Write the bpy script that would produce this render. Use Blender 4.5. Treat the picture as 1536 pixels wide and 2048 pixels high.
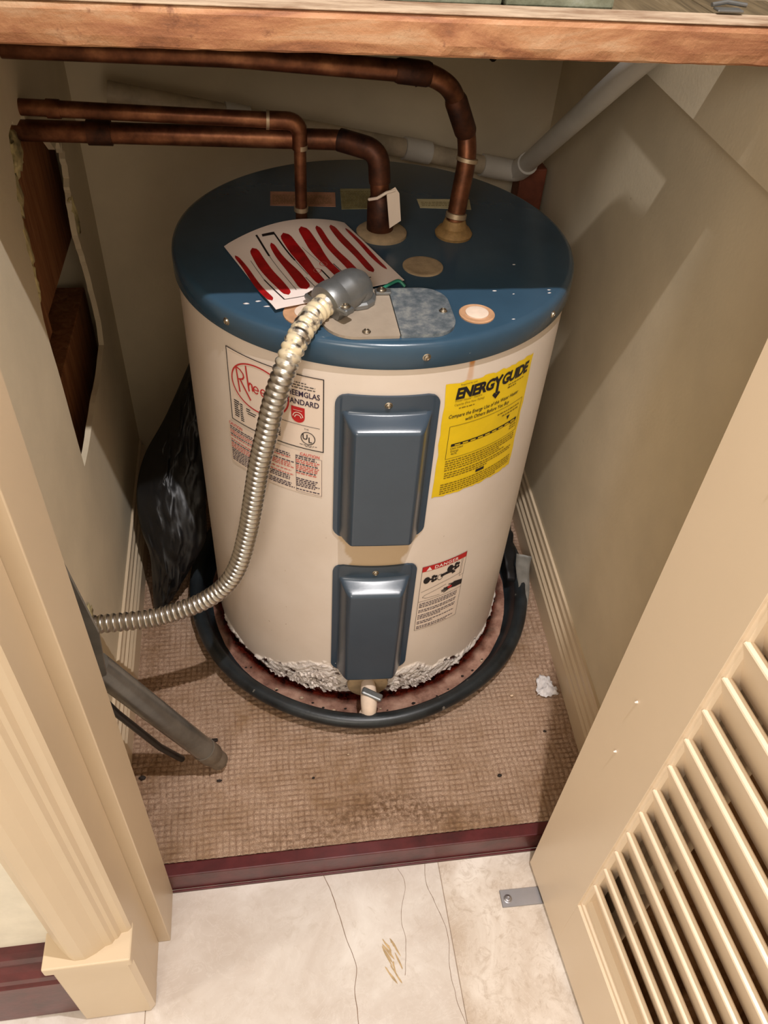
import bpy, bmesh, math, random
import numpy as np
from mathutils import Vector, Matrix, noise, geometry

for o in list(bpy.data.objects): bpy.data.objects.remove(o)
S = bpy.context.scene
COL = S.collection
random.seed(7)
PI = math.pi

# ------------------------------------------------------------------ camera
def cam_axes(yaw, pitch, roll):
    cy, sy, cp, sp = math.cos(yaw), math.sin(yaw), math.cos(pitch), math.sin(pitch)
    f = Vector((-sy*cp, cy*cp, -sp)); r = Vector((cy, sy, 0)); u = r.cross(f)
    cr, sr = math.cos(roll), math.sin(roll)
    return cr*r + sr*u, -sr*r + cr*u, f
cd = bpy.data.cameras.new('camera'); cam = bpy.data.objects.new('camera', cd); COL.objects.link(cam)
_r, _u, _f = cam_axes(-0.19393, 0.77282, 0.08063)
m = Matrix((( _r.x, _u.x, -_f.x), (_r.y, _u.y, -_f.y), (_r.z, _u.z, -_f.z))).to_4x4()
m.translation = Vector((-0.07703, -0.51569, 1.32874)); cam.matrix_world = m
cd.sensor_fit = 'HORIZONTAL'; cd.sensor_width = 36.0; cd.lens = 1601.009/1536*36.0; cd.clip_start = 0.01
S.camera = cam

# ------------------------------------------------------------------ world, lights, exposure
w = bpy.data.worlds.new('world'); S.world = w; w.use_nodes = True
w.node_tree.nodes['Background'].inputs[0].default_value = (1.0, 0.85, 0.63, 1)
w.node_tree.nodes['Background'].inputs[1].default_value = 0.82
def lamp(name, kind, loc, energy, color, size=0.05, target=None):
    l = bpy.data.lights.new(name, kind); o = bpy.data.objects.new(name, l); COL.objects.link(o)
    o.location = loc; l.energy = energy; l.color = color
    if kind == 'AREA':
        l.shape = 'DISK'; l.size = size
    else:
        l.shadow_soft_size = size
    if target:
        d = Vector(target) - Vector(loc); o.rotation_euler = d.to_track_quat('-Z', 'Y').to_euler()
    return o
lamp('ceiling_lamp', 'POINT', (0.20, -0.31, 2.40), 118, (1.0, 0.96, 0.95), 0.012)
lamp('room_lamp', 'POINT', (-2.3, -0.85, 2.3), 52, (1.0, 0.91, 0.80), 0.09)
lamp('fill_lamp', 'POINT', (-0.75, -2.1, 2.2), 105, (1.0, 0.91, 0.82), 0.45)  # added soft fill that brightens the closet from the room side
S.view_settings.view_transform = 'Standard'; S.view_settings.look = 'None'
S.view_settings.gamma = 1.0; S.view_settings.use_curve_mapping = False
S.view_settings.exposure = 0.0

# ------------------------------------------------------------------ material helpers
def srgb(r, g, b):
    f = lambda c: (c/255/12.92) if c/255 <= .04045 else ((c/255+.055)/1.055)**2.4
    return (f(r), f(g), f(b), 1)
class NT:
    def __init__(s, name):
        s.m = bpy.data.materials.new(name); s.m.use_nodes = True
        s.t = s.m.node_tree; s.n = s.t.nodes; s.b = s.n['Principled BSDF']
        s.tc = s.n.new('ShaderNodeTexCoord')
    def link(s, a, b): s.t.links.new(a, b); return s
    def mapping(s, scale=(1, 1, 1), loc=(0, 0, 0), rot=(0, 0, 0), coord='Object'):
        mp = s.n.new('ShaderNodeMapping'); mp.inputs['Scale'].default_value = scale
        mp.inputs['Location'].default_value = loc; mp.inputs['Rotation'].default_value = rot
        s.link(s.tc.outputs[coord], mp.inputs[0]); return mp.outputs[0]
    def noise(s, scale, detail=4, rough=.55, vec=None, dist=0.0):
        t = s.n.new('ShaderNodeTexNoise'); t.inputs['Scale'].default_value = scale
        t.inputs['Detail'].default_value = detail; t.inputs['Roughness'].default_value = rough
        t.inputs['Distortion'].default_value = dist
        s.link(vec if vec is not None else s.tc.outputs['Object'], t.inputs['Vector']); return t.outputs['Fac']
    def ramp(s, fac, stops):
        r = s.n.new('ShaderNodeValToRGB'); e = r.color_ramp.elements
        while len(e) < len(stops): e.new(0.5)
        for q, (p, c) in zip(e, stops): q.position = p; q.color = c if len(c) == 4 else (*c, 1)
        s.link(fac, r.inputs[0]); return r.outputs[0]
    def mix(s, fac, a, b, mode='MIX'):
        x = s.n.new('ShaderNodeMix'); x.data_type = 'RGBA'; x.blend_type = mode
        for v, k in ((fac, 0), (a, 6), (b, 7)):
            if hasattr(v, 'links'): s.link(v, x.inputs[k])
            else: x.inputs[k].default_value = v
        return x.outputs[2]
    def math(s, op, a, b=0.0, clamp=False):
        x = s.n.new('ShaderNodeMath'); x.operation = op; x.use_clamp = clamp
        for v, k in ((a, 0), (b, 1)):
            if hasattr(v, 'links'): s.link(v, x.inputs[k])
            else: x.inputs[k].default_value = v
        return x.outputs[0]
    def attr(s, name):
        a = s.n.new('ShaderNodeAttribute'); a.attribute_name = name; return a.outputs['Fac']
    def bump(s, h, strength=.3, dist=.002):
        b = s.n.new('ShaderNodeBump'); b.inputs['Strength'].default_value = strength
        b.inputs['Distance'].default_value = dist; s.link(h, b.inputs['Height'])
        s.link(b.outputs[0], s.b.inputs['Normal']); return s
    def set(s, color=None, rough=None, metal=None, spec=None, coat=None):
        for v, k in ((color, 'Base Color'), (rough, 'Roughness'), (metal, 'Metallic'), (spec, 'Specular IOR Level'), (coat, 'Coat Weight')):
            if v is None: continue
            if hasattr(v, 'links'): s.link(v, s.b.inputs[k])
            else: s.b.inputs[k].default_value = v
        return s
def paint(name, c, rough=.5, var=.06, scale=8, bump=.06, bscale=220, spec=.5, spots=None):
    t = NT(name); c2 = tuple(x*(1-var*2.2) for x in c[:3])+(1,)
    n = t.noise(scale, 5, .6)
    col = t.mix(t.ramp(n, [(.35, (0, 0, 0)), (.7, (1, 1, 1))]), c, c2)
    if spots:
        sp = t.noise(spots[1], 3, .5); col = t.mix(t.ramp(sp, [(spots[2], (0, 0, 0)), (spots[2]+.04, (1, 1, 1))]), col, spots[0])
    t.set(col, rough, 0, spec).bump(t.noise(bscale, 3), bump, .001); return t.m
M = {}
M['cream'] = paint('cream_paint', srgb(206, 186, 158), .38, .03, 5, .05, 90)
M['door_cream'] = paint('door_cream_paint', srgb(222, 202, 176), .33, .02, 4, .04, 60)
M['wall'] = paint('closet_wall_paint', srgb(212, 198, 172), .62, .07, 5, .25, 160, .3, (srgb(120, 95, 70), 14, .74))
M['plaster'] = paint('room_plaster', srgb(226, 219, 204), .8, .05, 30, .9, 45, .3)
M['black'] = paint('black_plastic', srgb(38, 38, 40), .42, .3, 25, .15, 120)
M['rubber'] = paint('black_pan_plastic', srgb(36, 42, 46), .38, .35, 18, .2, 150, .5, (srgb(110, 105, 98), 60, .72))
M['bag'] = paint('black_bag_plastic', srgb(20, 20, 22), .45, .2, 12, .3, 60)
M['blue'] = paint('blue_lid_enamel', srgb(52, 78, 98), .25, .08, 9, .05, 150, .5, (srgb(140, 150, 150), 90, .76))
M['slateblue'] = paint('slate_cover_enamel', srgb(56, 70, 84), .26, .05, 9, .04, 200, .55)
M['foam'] = paint('tan_foam', srgb(172, 148, 116), .9, .15, 60, .5, 300)
M['knock'] = paint('cap_tan', srgb(196, 150, 112), .8, .12, 50, .3, 300)
M['capin'] = paint('cap_cream', srgb(228, 206, 186), .7, .08, 40, .2, 200)
M['pvc'] = paint('white_pvc', srgb(205, 200, 192), .42, .06, 12, .03, 100)
M['dirtypvc'] = paint('dirty_pvc', srgb(196, 180, 156), .55, .2, 22, .1, 100)
M['greypl'] = paint('grey_vacuum_plastic', srgb(100, 96, 90), .24, .25, 14, .12, 90, .6)
M['tiptan'] = paint('dusty_grey_plastic', srgb(122, 112, 100), .55, .2, 40, .2, 120)
M['redwood'] = paint('red_brown_wood', srgb(120, 58, 34), .6, .3, 20, .3, 60)
M['paper'] = paint('white_card', srgb(236, 220, 212), .55, .02, 5, .02, 60)
M['red'] = paint('red_print', srgb(176, 20, 26), .4, .25, 60, .02, 60)
M['ink'] = paint('black_print', srgb(26, 22, 26), .5, .02)
M['navy'] = paint('dark_purple_print', srgb(44, 30, 58), .5, .02)
M['fine'] = paint('grey_fine_print', srgb(96, 88, 104), .6, .05)
M['finered'] = paint('red_fine_print', srgb(204, 96, 88), .6, .05)
M['labelwhite'] = paint('label_film', srgb(226, 208, 192), .42, .02, 6, .02, 60)
M['logored'] = paint('logo_red', srgb(186, 34, 36), .45, .03)
M['yellow'] = paint('yellow_label', srgb(232, 196, 24), .5, .06, 20, .03, 90)
M['yellink'] = paint('brown_fine_print', srgb(112, 88, 16), .6, .05)
M['scrap'] = paint('white_scrap', srgb(214, 208, 206), .5, .05)
M['debris'] = paint('dark_debris', srgb(40, 28, 22), .8, .2)
M['lightdebris'] = paint('pale_debris', srgb(220, 190, 160), .8, .2)
M['mahog'] = paint('mahogany_paint', srgb(92, 34, 36), .34, .25, 26, .2, 120)
M['green'] = paint('green_wire', srgb(40, 120, 96), .4, .1)
M['soft'] = paint('torn_grey_plastic', srgb(126, 122, 114), .5, .15, 40, .3, 120)
def metal(name, c, rough, var=.25, scale=60, bump=.2, met=1.0, stops=None):
    t = NT(name); n = t.noise(scale, 4, .65)
    st = stops or [(.3, tuple(x*(1-var) for x in c[:3])), (.7, c)]
    
    col = t.ramp(n, st)
    if name == 'flex_steel':
        sx_ = t.n.new('ShaderNodeSeparateXYZ'); t.link(t.tc.outputs['Object'], sx_.inputs[0]); k_ = t.math('MULTIPLY', t.math('MULTIPLY', t.math('SUBTRACT', sx_.outputs[2], .795), 40, True), t.ramp(t.noise(70, 3), [(.38, (0, 0, 0)), (.5, (1, 1, 1))]))
        col = t.mix(k_, col, srgb(222, 206, 172)); met = t.math('SUBTRACT', 1.0, t.math('MULTIPLY', k_, .85)); rough = .3
    t.set(col, rough, met).bump(t.noise(scale*3, 3), bump, .0006); return t.m
M['steel'] = metal('flex_steel', srgb(196, 192, 186), .3, .18, 40, .05)
M['dirtysteel'] = metal('screw_metal', srgb(186, 174, 156), .35, .3, 200, .1)
M['zinc'] = metal('zinc_casting', srgb(140, 142, 142), .42, .25, 30, .15, .75)
M['galv'] = metal('galvanised_sheet', srgb(150, 158, 162), .5, .4, 70, .12, .6, [(.35, srgb(104, 116, 124)), (.5, srgb(134, 142, 148)), (.68, srgb(178, 180, 178))])
M['dustgalv'] = metal('dusty_sheet', srgb(176, 160, 142), .6, .15, 40, .2, .25)
M['alu'] = metal('aluminium', srgb(176, 176, 182), .35, .1, 30, .02, .9)
M['copper'] = metal('old_copper', srgb(150, 84, 46), .40, .35, 24, .15, .8, [(.3, srgb(70, 44, 32)), (.5, srgb(116, 72, 50)), (.72, srgb(160, 108, 76))])
M['darkcopper'] = metal('tarnished_copper', srgb(80, 50, 38), .5, .35, 30, .2, .7, [(.3, srgb(40, 26, 24)), (.7, srgb(104, 62, 42))])
M['solder'] = metal('solder_ring', srgb(190, 168, 140), .45, .2, 80, .3, .7)
M['brass'] = metal('crusted_brass', srgb(170, 134, 84), .65, .4, 120, .8, .3)
# carpet
t = NT('carpet_loop')
n = t.ramp(t.noise(900, 3, .6), [(.35, srgb(150, 122, 102)), (.52, srgb(196, 166, 142)), (.68, srgb(226, 202, 180))])
n = t.mix(t.ramp(t.noise(9, 5, .7), [(.45, (0, 0, 0)), (.75, (1, 1, 1))]), n, srgb(150, 118, 86))
grd = t.attr('groove'); n = t.mix(grd, n, srgb(128, 92, 70), 'MIX')
dirt = t.attr('dirt'); dn = t.math('MULTIPLY', dirt, t.ramp(t.noise(120, 4, .7), [(.42, (0, 0, 0)), (.6, (1, 1, 1))]))
n = t.mix(dn, n, srgb(120, 92, 70)); t.set(n, .95, 0, .1).bump(t.noise(1100, 3), .9, .002); M['carpet'] = t.m
# marble tiles
def marble(name, base, dark, light, flake, fl):
    t = NT(name)
    c = t.ramp(t.noise(7, 6, .62, dist=.6), [(.32, dark), (.5, base), (.68, light)])
    f = t.ramp(t.noise(38, 8, .72, dist=1.5), [(fl, (0, 0, 0)), (fl+.14, (1, 1, 1))])
    c = t.mix(t.math('MULTIPLY', f, .5), c, flake)
    v = t.ramp(t.noise(16, 7, .7, dist=2.2), [(.485, (0, 0, 0)), (.5, (1, 1, 1)), (.515, (0, 0, 0))])
    c = t.mix(t.math('MULTIPLY', v, .35), c, light)
    t.set(c, t.ramp(t.noise(20, 3), [(.3, (.16,)*3), (.7, (.3,)*3)]), 0, .5); return t.m
M['marble'] = marble('cream_marble', srgb(210, 201, 193), srgb(196, 184, 174), srgb(226, 220, 214), srgb(192, 180, 168), .55)
M['marble2'] = marble('flecked_marble', srgb(208, 196, 184), srgb(184, 166, 148), srgb(230, 222, 213), srgb(172, 154, 136), .5)
M['grout'] = paint('grout', srgb(186, 166, 148), .9, .1, 60, .3)
M['crack'] = paint('crack_dirt', srgb(134, 108, 88), .9, .1, 60, .1)
M['stain'] = paint('tan_stain', srgb(196, 166, 120), .5, .2, 80, .1)
# header wood
t = NT('orange_wood')
v = t.mapping((5, 14, 22))
c = t.ramp(t.noise(1.7, 8, .62, v, .7), [(.3, srgb(108, 72, 54)), (.44, srgb(150, 100, 70)), (.56, srgb(174, 126, 90)), (.70, srgb(186, 152, 120))])
c = t.mix(t.ramp(t.noise(40, 4, .7), [(.6, (0, 0, 0)), (.72, (1, 1, 1))]), c, srgb(120, 78, 56))
t.set(c, .6, 0, .3).bump(t.noise(60, 6, .7), .5, .003); M['headwood'] = t.m
t = NT('lit_edge_wood')
c = t.ramp(t.noise(26, 6, .7, t.mapping((.4, 2, 2))), [(.35, srgb(130, 100, 76)), (.6, srgb(188, 166, 142))]); t.set(c, .7).bump(t.noise(90, 4), .4, .002); M['edge'] = t.m  # paler wood, light on the beam's top put into its colour
t = NT('slate_stone')
c = t.ramp(t.noise(12, 7, .7), [(.35, srgb(84, 86, 66)), (.55, srgb(128, 132, 112)), (.7, srgb(160, 168, 158))]); t.set(c, .7).bump(t.noise(60, 5), .5, .003); M['slate'] = t.m
def wood(name, a, b, c_, vert=True):
    t = NT(name); v = t.mapping((30, 30, 3) if vert else (30, 3, 30))
    t.set(t.ramp(t.noise(2.2, 6, .65, v, .8), [(.3, a), (.55, b), (.75, c_)]), .7, 0, .2).bump(t.noise(6, 5, .6, v), .3, .002); return t.m
M['stud'] = wood('stud_wood', srgb(112, 70, 44), srgb(152, 100, 66), srgb(176, 124, 84))
M['oldwood'] = wood('grey_brown_deck', srgb(72, 62, 46), srgb(104, 90, 68), srgb(130, 116, 92), False)
M['gyp'] = paint('broken_plaster', srgb(196, 180, 132), .95, .3, 50, 1.0, 70)
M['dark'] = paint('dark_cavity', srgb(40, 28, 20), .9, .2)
# tank enamel with corrosion and stains carried by vertex masks
t = NT('tank_enamel')
base = t.mix(t.ramp(t.noise(5, 5, .6), [(.35, (0, 0, 0)), (.75, (1, 1, 1))]), srgb(226, 213, 201), srgb(214, 199, 184))
base = t.mix(t.ramp(t.noise(130, 3, .6), [(.72, (0, 0, 0)), (.76, (1, 1, 1))]), base, srgb(180, 158, 138))
base = t.mix(t.attr('foam'), base, srgb(196, 172, 140))
base = t.mix(t.attr('drip'), base, srgb(196, 128, 52))
vor = t.n.new('ShaderNodeTexVoronoi'); vor.feature = 'DISTANCE_TO_EDGE'; vor.inputs['Scale'].default_value = 46; vor.inputs['Randomness'].default_value = 1.0
t.link(t.mapping((1, 1, 2.2), rot=(0, .5, 0)), vor.inputs['Vector'])
crust = t.ramp(t.noise(30, 9, .74, t.mapping((1, 1, 3.2), rot=(0, .6, 0)), .5), [(.28, srgb(60, 34, 22)), (.33, srgb(150, 112, 90)), (.38, srgb(214, 202, 194)), (.7, srgb(236, 228, 222))])
crust = t.mix(t.math('MULTIPLY', t.ramp(vor.outputs['Distance'], [(.0, (1, 1, 1)), (.045, (0, 0, 0))]), t.ramp(t.noise(22, 3), [(.47, (0, 0, 0)), (.60, (1, 1, 1))])), crust, srgb(74, 46, 34))
base = t.mix(t.attr('corr'), base, crust)
rust = t.ramp(t.noise(90, 5, .7), [(.35, srgb(18, 8, 6)), (.65, srgb(84, 34, 20))])
base = t.mix(t.attr('rust'), base, rust)
t.set(base, t.ramp(t.attr('corr'), [(0, (.32,)*3), (1, (.75,)*3)]), 0, .45)
t.bump(t.math('MULTIPLY', t.noise(120, 6, .7), t.math('ADD', t.attr('corr'), .03)), .9, .004)
M['tank'] = t.m
# pan floor
t = NT('rusty_pan_floor')
c = t.ramp(t.noise(26, 6, .68), [(.3, srgb(104, 66, 54)), (.5, srgb(160, 120, 102)), (.7, srgb(190, 152, 132))])
c = t.mix(t.attr('wet'), c, t.ramp(t.noise(50, 5, .7), [(.4, srgb(20, 6, 4)), (.62, srgb(84, 26, 16))]))
t.set(c, t.ramp(t.attr('wet'), [(0, (.5,)*3), (.8, (.08,)*3)]), 0, .5).bump(t.noise(110, 5, .7), .5, .002); M['pan'] = t.m

# ------------------------------------------------------------------ object helpers
def put(name, me, mat, parent=None, smooth=False):
    o = bpy.data.objects.new(name, me); COL.objects.link(o)
    if mat is not None: me.materials.append(mat)
    if smooth:
        me.polygons.foreach_set('use_smooth', [True]*len(me.polygons))
    if parent is not None: o.parent = parent
    return o
def pyd(name, V, F, mat, parent=None, smooth=False):
    me = bpy.data.meshes.new(name); me.from_pydata([tuple(v) for v in V], [], F); me.validate(); me.update()
    return put(name, me, mat, parent, smooth)
def frombm(name, bm, mat, parent=None, smooth=False, recalc=True):
    if recalc: bmesh.ops.recalc_face_normals(bm, faces=bm.faces)
    me = bpy.data.meshes.new(name); bm.to_mesh(me); bm.free()
    return put(name, me, mat, parent, smooth)
def tag(o, label, cat, group=None, kind=None):
    o['label'] = label; o['category'] = cat
    if group: o['group'] = group
    if kind: o['kind'] = kind
    return o
def struct(o): o['kind'] = 'structure'; return o
def empty(name, loc=(0, 0, 0), rz=0):
    o = bpy.data.objects.new(name, None); COL.objects.link(o); o.location = loc; o.rotation_euler = (0, 0, rz)
    o.empty_display_size = .02; return o
def bbox(bm, lo, hi, bev=0.0, seg=2):
    r = bmesh.ops.create_cube(bm, size=1); vs = r['verts']
    c = [(a+b)/2 for a, b in zip(lo, hi)]; s = [abs(b-a) for a, b in zip(lo, hi)]
    for v in vs: v.co = Vector((v.co.x*s[0]+c[0], v.co.y*s[1]+c[1], v.co.z*s[2]+c[2]))
    if bev > 0:
        es = list({e for v in vs for e in v.link_edges})
        bmesh.ops.bevel(bm, geom=es, offset=bev, segments=seg, profile=.5, affect='EDGES')
def box(name, lo, hi, mat, parent=None, bev=0.0015, seg=2):
    bm = bmesh.new(); bbox(bm, lo, hi, bev, seg); return frombm(name, bm, mat, parent)
def prism(bm, poly, axis, a, b):
    """extrude a 2D polygon along an axis ('x','y','z')"""
    def p(u, v, w): return {'x': (w, u, v), 'y': (u, w, v), 'z': (u, v, w)}[axis]
    A = [bm.verts.new(p(u, v, a)) for u, v in poly]; B = [bm.verts.new(p(u, v, b)) for u, v in poly]
    n = len(poly)
    bm.faces.new(A); bm.faces.new(B[::-1])
    for i in range(n): bm.faces.new((A[i], B[i], B[(i+1) % n], A[(i+1) % n]))
def lathe(name, prof, mat, parent=None, center=(0, 0, 0), n=64, smooth=True, mtx=None, cap=True):
    V, F = [], []
    for r, z in prof:
        for i in range(n):
            a = 2*PI*i/n; V.append(Vector((r*math.cos(a), r*math.sin(a), z)))
    for j in range(len(prof)-1):
        for i in range(n):
            F.append((j*n+i, j*n+(i+1) % n, (j+1)*n+(i+1) % n, (j+1)*n+i))
    if cap:
        F.append(tuple(range(n))[::-1]); F.append(tuple(range((len(prof)-1)*n, len(prof)*n)))
    c = Vector(center)
    V = [(mtx @ v if mtx else v)+c for v in V]
    o = pyd(name, V, F, mat, parent, smooth)
    if smooth: sharp(o)
    return o
def sharp(o, ang=40):
    me = o.data; bm = bmesh.new(); bm.from_mesh(me); bmesh.ops.recalc_face_normals(bm, faces=bm.faces)
    for e in bm.edges:
        if len(e.link_faces) == 2 and e.calc_face_angle(0) > math.radians(ang): e.smooth = False
    bm.to_mesh(me); bm.free()
def catmull(P, k):
    P = [Vector(p) for p in P]; Q = [2*P[0]-P[1]]+P+[2*P[-1]-P[-2]]; out = []
    for i in range(1, len(Q)-2):
        for j in range(k):
            s = j/k; a, b, c, d = Q[i-1], Q[i], Q[i+1], Q[i+2]
            out.append(.5*((2*b)+(c-a)*s+(2*a-5*b+4*c-d)*s*s+(3*b-a-3*c+d)*s**3))
    out.append(P[-1]); return out
def resample(P, n):
    L = [0]
    for a, b in zip(P, P[1:]): L.append(L[-1]+(b-a).length)
    out = []; j = 0
    for i in range(n):
        s = L[-1]*i/(n-1)
        while j < len(P)-2 and L[j+1] < s: j += 1
        q = (s-L[j])/max(1e-9, L[j+1]-L[j]); out.append(P[j].lerp(P[j+1], min(1, q)))
    return out, L[-1]
def sweep(name, P, rad, mat, parent=None, n=16, smooth=True, caps=True, flat=1.0):
    """tube along points; rad is a number or a function of index"""
    P = [Vector(p) for p in P]; V, F = [], []
    T = [(P[min(i+1, len(P)-1)]-P[max(i-1, 0)]).normalized() for i in range(len(P))]
    up = Vector((0, 0, 1)) if abs(T[0].z) < .9 else Vector((0, 1, 0))
    nrm = (up-T[0]*up.dot(T[0])).normalized()
    for i, p in enumerate(P):
        nrm = (nrm-T[i]*nrm.dot(T[i])).normalized(); b = T[i].cross(nrm)
        r = rad(i) if callable(rad) else rad
        for k in range(n):
            a = 2*PI*k/n; V.append(p+r*(math.cos(a)*nrm+flat*math.sin(a)*b))
    for i in range(len(P)-1):
        for k in range(n): F.append((i*n+k, i*n+(k+1) % n, (i+1)*n+(k+1) % n, (i+1)*n+k))
    if caps: F.append(tuple(range(n))[::-1]); F.append(tuple(range((len(P)-1)*n, len(P)*n)))
    o = pyd(name, V, F, mat, parent, smooth)
    if smooth: sharp(o, 50)
    return o
def bend(pts, r, k=6):
    """round the corners of a polyline with radius-ish r"""
    P = [Vector(p) for p in pts]; out = [P[0]]
    for i in range(1, len(P)-1):
        a, b, c = P[i-1], P[i], P[i+1]; d1 = (a-b); d2 = (c-b)
        q = min(r, d1.length*.48, d2.length*.48); s = b+d1.normalized()*q; e = b+d2.normalized()*q
        for j in range(k+1):
            u = j/k; out.append((1-u)**2*s+2*u*(1-u)*b+u*u*e)
    out.append(P[-1]); return out
def textverts(body, size, mat_w=None, shear=0.0, bold=0.0, sx=1.0, align='LEFT', spacing=1.0):
    c = bpy.data.curves.new('tmp', 'FONT'); c.body = body; c.size = size; c.shear = shear; c.offset = bold
    c.align_x = align; c.space_character = spacing; c.resolution_u = 3
    o = bpy.data.objects.new('tmp', c); COL.objects.link(o)
    dg = bpy.context.evaluated_depsgraph_get(); dg.update(); ev = o.evaluated_get(dg); me = ev.to_mesh()
    V = [(v.co.x*sx, v.co.y) for v in me.vertices]; F = [tuple(p.vertices) for p in me.polygons]
    ev.to_mesh_clear(); bpy.data.objects.remove(o); bpy.data.curves.remove(c); return V, F
class Print:
    """flat print collected in (u, v), then wrapped by a mapping function"""
    def __init__(s): s.V, s.F = [], []
    def add(s, V, F): k = len(s.V); s.V += V; s.F += [tuple(i+k for i in f) for f in F]; return s
    def text(s, body, u, v, size, **k):
        V, F = textverts(body, size, **k); return s.add([(a+u, b+v) for a, b in V], F)
    def rect(s, u0, v0, u1, v1):
        n = max(1, math.ceil(abs(u1-u0)/.006)); V = []
        for i in range(n+1): u = u0+(u1-u0)*i/n; V += [(u, v0), (u, v1)]
        return s.add(V, [(2*i, 2*i+2, 2*i+3, 2*i+1) for i in range(n)])
    def poly(s, P): return s.add(list(P), [tuple(range(len(P)))])
    def line(s, P, w):
        for (a, b) in zip(P, P[1:]):
            dx, dy = b[0]-a[0], b[1]-a[1]; L = math.hypot(dx, dy) or 1; nx, ny = -dy/L*w/2, dx/L*w/2
            n = max(1, math.ceil(L/.006)); V = []
            for i in range(n+1): x, y = a[0]+dx*i/n, a[1]+dy*i/n; V += [(x+nx, y+ny), (x-nx, y-ny)]
            s.add(V, [(2*i, 2*i+2, 2*i+3, 2*i+1) for i in range(n)])
        return s
    def ell(s, cu, cv, ru, rv, w=None, n=40, a0=0, a1=2*PI):
        pts = [(math.cos(a0+(a1-a0)*i/n), math.sin(a0+(a1-a0)*i/n)) for i in range(n+1)]
        if w is None: return s.poly([(cu+ru*x, cv+rv*y) for x, y in pts[:-1]])
        V = [(cu+ru*x, cv+rv*y) for x, y in pts]+[(cu+(ru-w)*x, cv+(rv-w)*y) for x, y in pts]; k = n+1
        return s.add(V, [(i, i+1, k+i+1, k+i) for i in range(n)])
    def frame(s, u0, v0, u1, v1, w):
        return s.rect(u0, v0, u1, v0+w).rect(u0, v1-w, u1, v1).rect(u0, v0+w, u0+w, v1-w).rect(u1-w, v0+w, u1, v1-w)
    def fine(s, u0, u1, v, h, rnd, words=9):
        """a line of fine print too small to read: word-long dashes"""
        u = u0
        while u < u1:
            L = rnd.uniform(.002, .0062); e = min(u+L, u1); s.rect(u, v, e, v+h); u = e+.0012
        return s
    def build(s, name, mp, mat, parent):
        o = pyd(name, [mp(a, b) for a, b in s.V], s.F, mat, parent)
        if 'print' in name or 'lettering' in name: o['kind'] = 'stuff'
        return o

# ================================================================== ROOM AND CLOSET SHELL
ZF = 0.054
fl = struct(box('floor', (-1.6, -1.4, -.03), (1.6, .0, -.002), M['grout'], None, 0))
TS, TX, TY = .457, .1612, -.003
for i in range(-4, 4):
    for j in range(3):
        x0, x1 = TX+i*TS, TX+(i+1)*TS; y1, y0 = TY-j*TS, TY-(j+1)*TS
        x0, x1, y0 = max(x0, -1.6), min(x1, 1.6), max(y0, -1.4)
        if x1-x0 < .03: continue
        tl = box('tile', (x0+.0006, y0+.0006, -.004), (x1-.0006, y1-.0006, 0.0), M['marble2'] if i >= 0 else M['marble'], fl, .0004, 1)
def crack(P, w, parent, mat=None, name='crack'):
    P = resample(catmull([(x, y, 0) for x, y in P], 8), 70)[0]; V, F = [], []
    for i, p in enumerate(P):
        j = noise.noise(Vector((p.x*60, p.y*60, 3)))*.0012
        q = w*(.5+.5*abs(noise.noise(Vector((p.y*90, 7, p.x*20)))))
        V += [(p.x+j-q/2, p.y, .00025), (p.x+j+q/2, p.y, .00025)]
    for i in range(len(P)-1): F.append((2*i, 2*i+1, 2*i+3, 2*i+2))
    return pyd(name, V, F, mat or M['crack'], parent)
crack([(-.031, -.004), (-.029, -.0), (-.016, -.036), (-.002, -.097), (.01, -.141), (.004, -.174), (.005, -.217), (.0, -.30), (.006, -.44)], .0016, fl)
crack([(.093, -.006), (.102, -.031), (.088, -.079), (.09, -.116), (.081, -.163)], .001, fl)
crack([(.139, -.004), (.137, -.039), (.156, -.109), (.150, -.158), (.152, -.205), (.159, -.237)], .0011, fl)
rr = random.Random(5)
for k in range(11):
    x = .066+rr.uniform(-.009, .009); y = -.115-rr.random()*.06; P = []
    a0 = 1.9+rr.uniform(-.25, .25); L = rr.uniform(.006, .016)
    for q in range(10):
        an = 2*PI*q/10; u, v = math.cos(an)*L, math.sin(an)*.0016*rr.uniform(.5, 1.4)
        P.append((x+u*math.cos(a0)-v*math.sin(a0), y+u*math.sin(a0)+v*math.cos(a0), .0002+k*2e-6))
    pyd('stain', P, [tuple(range(10))], M['stain'], fl)

# closet walls
def xr(y): return .452+.05*(y-.1)          # right closet wall face
def xl(y): return -.353-.012*(y-.2)        # left closet wall face
def yb(x): return .93+(x+.363)*.15         # back closet wall face
YB0, YB1 = yb(xl(.93)), yb(.5)
ZT = 2.35
cw = struct(box('closet_floor', (-.42, .02, .0), (.56, 1.12, ZF-.008), M['grout'], None, 0)); cw.name = 'floor'
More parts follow.
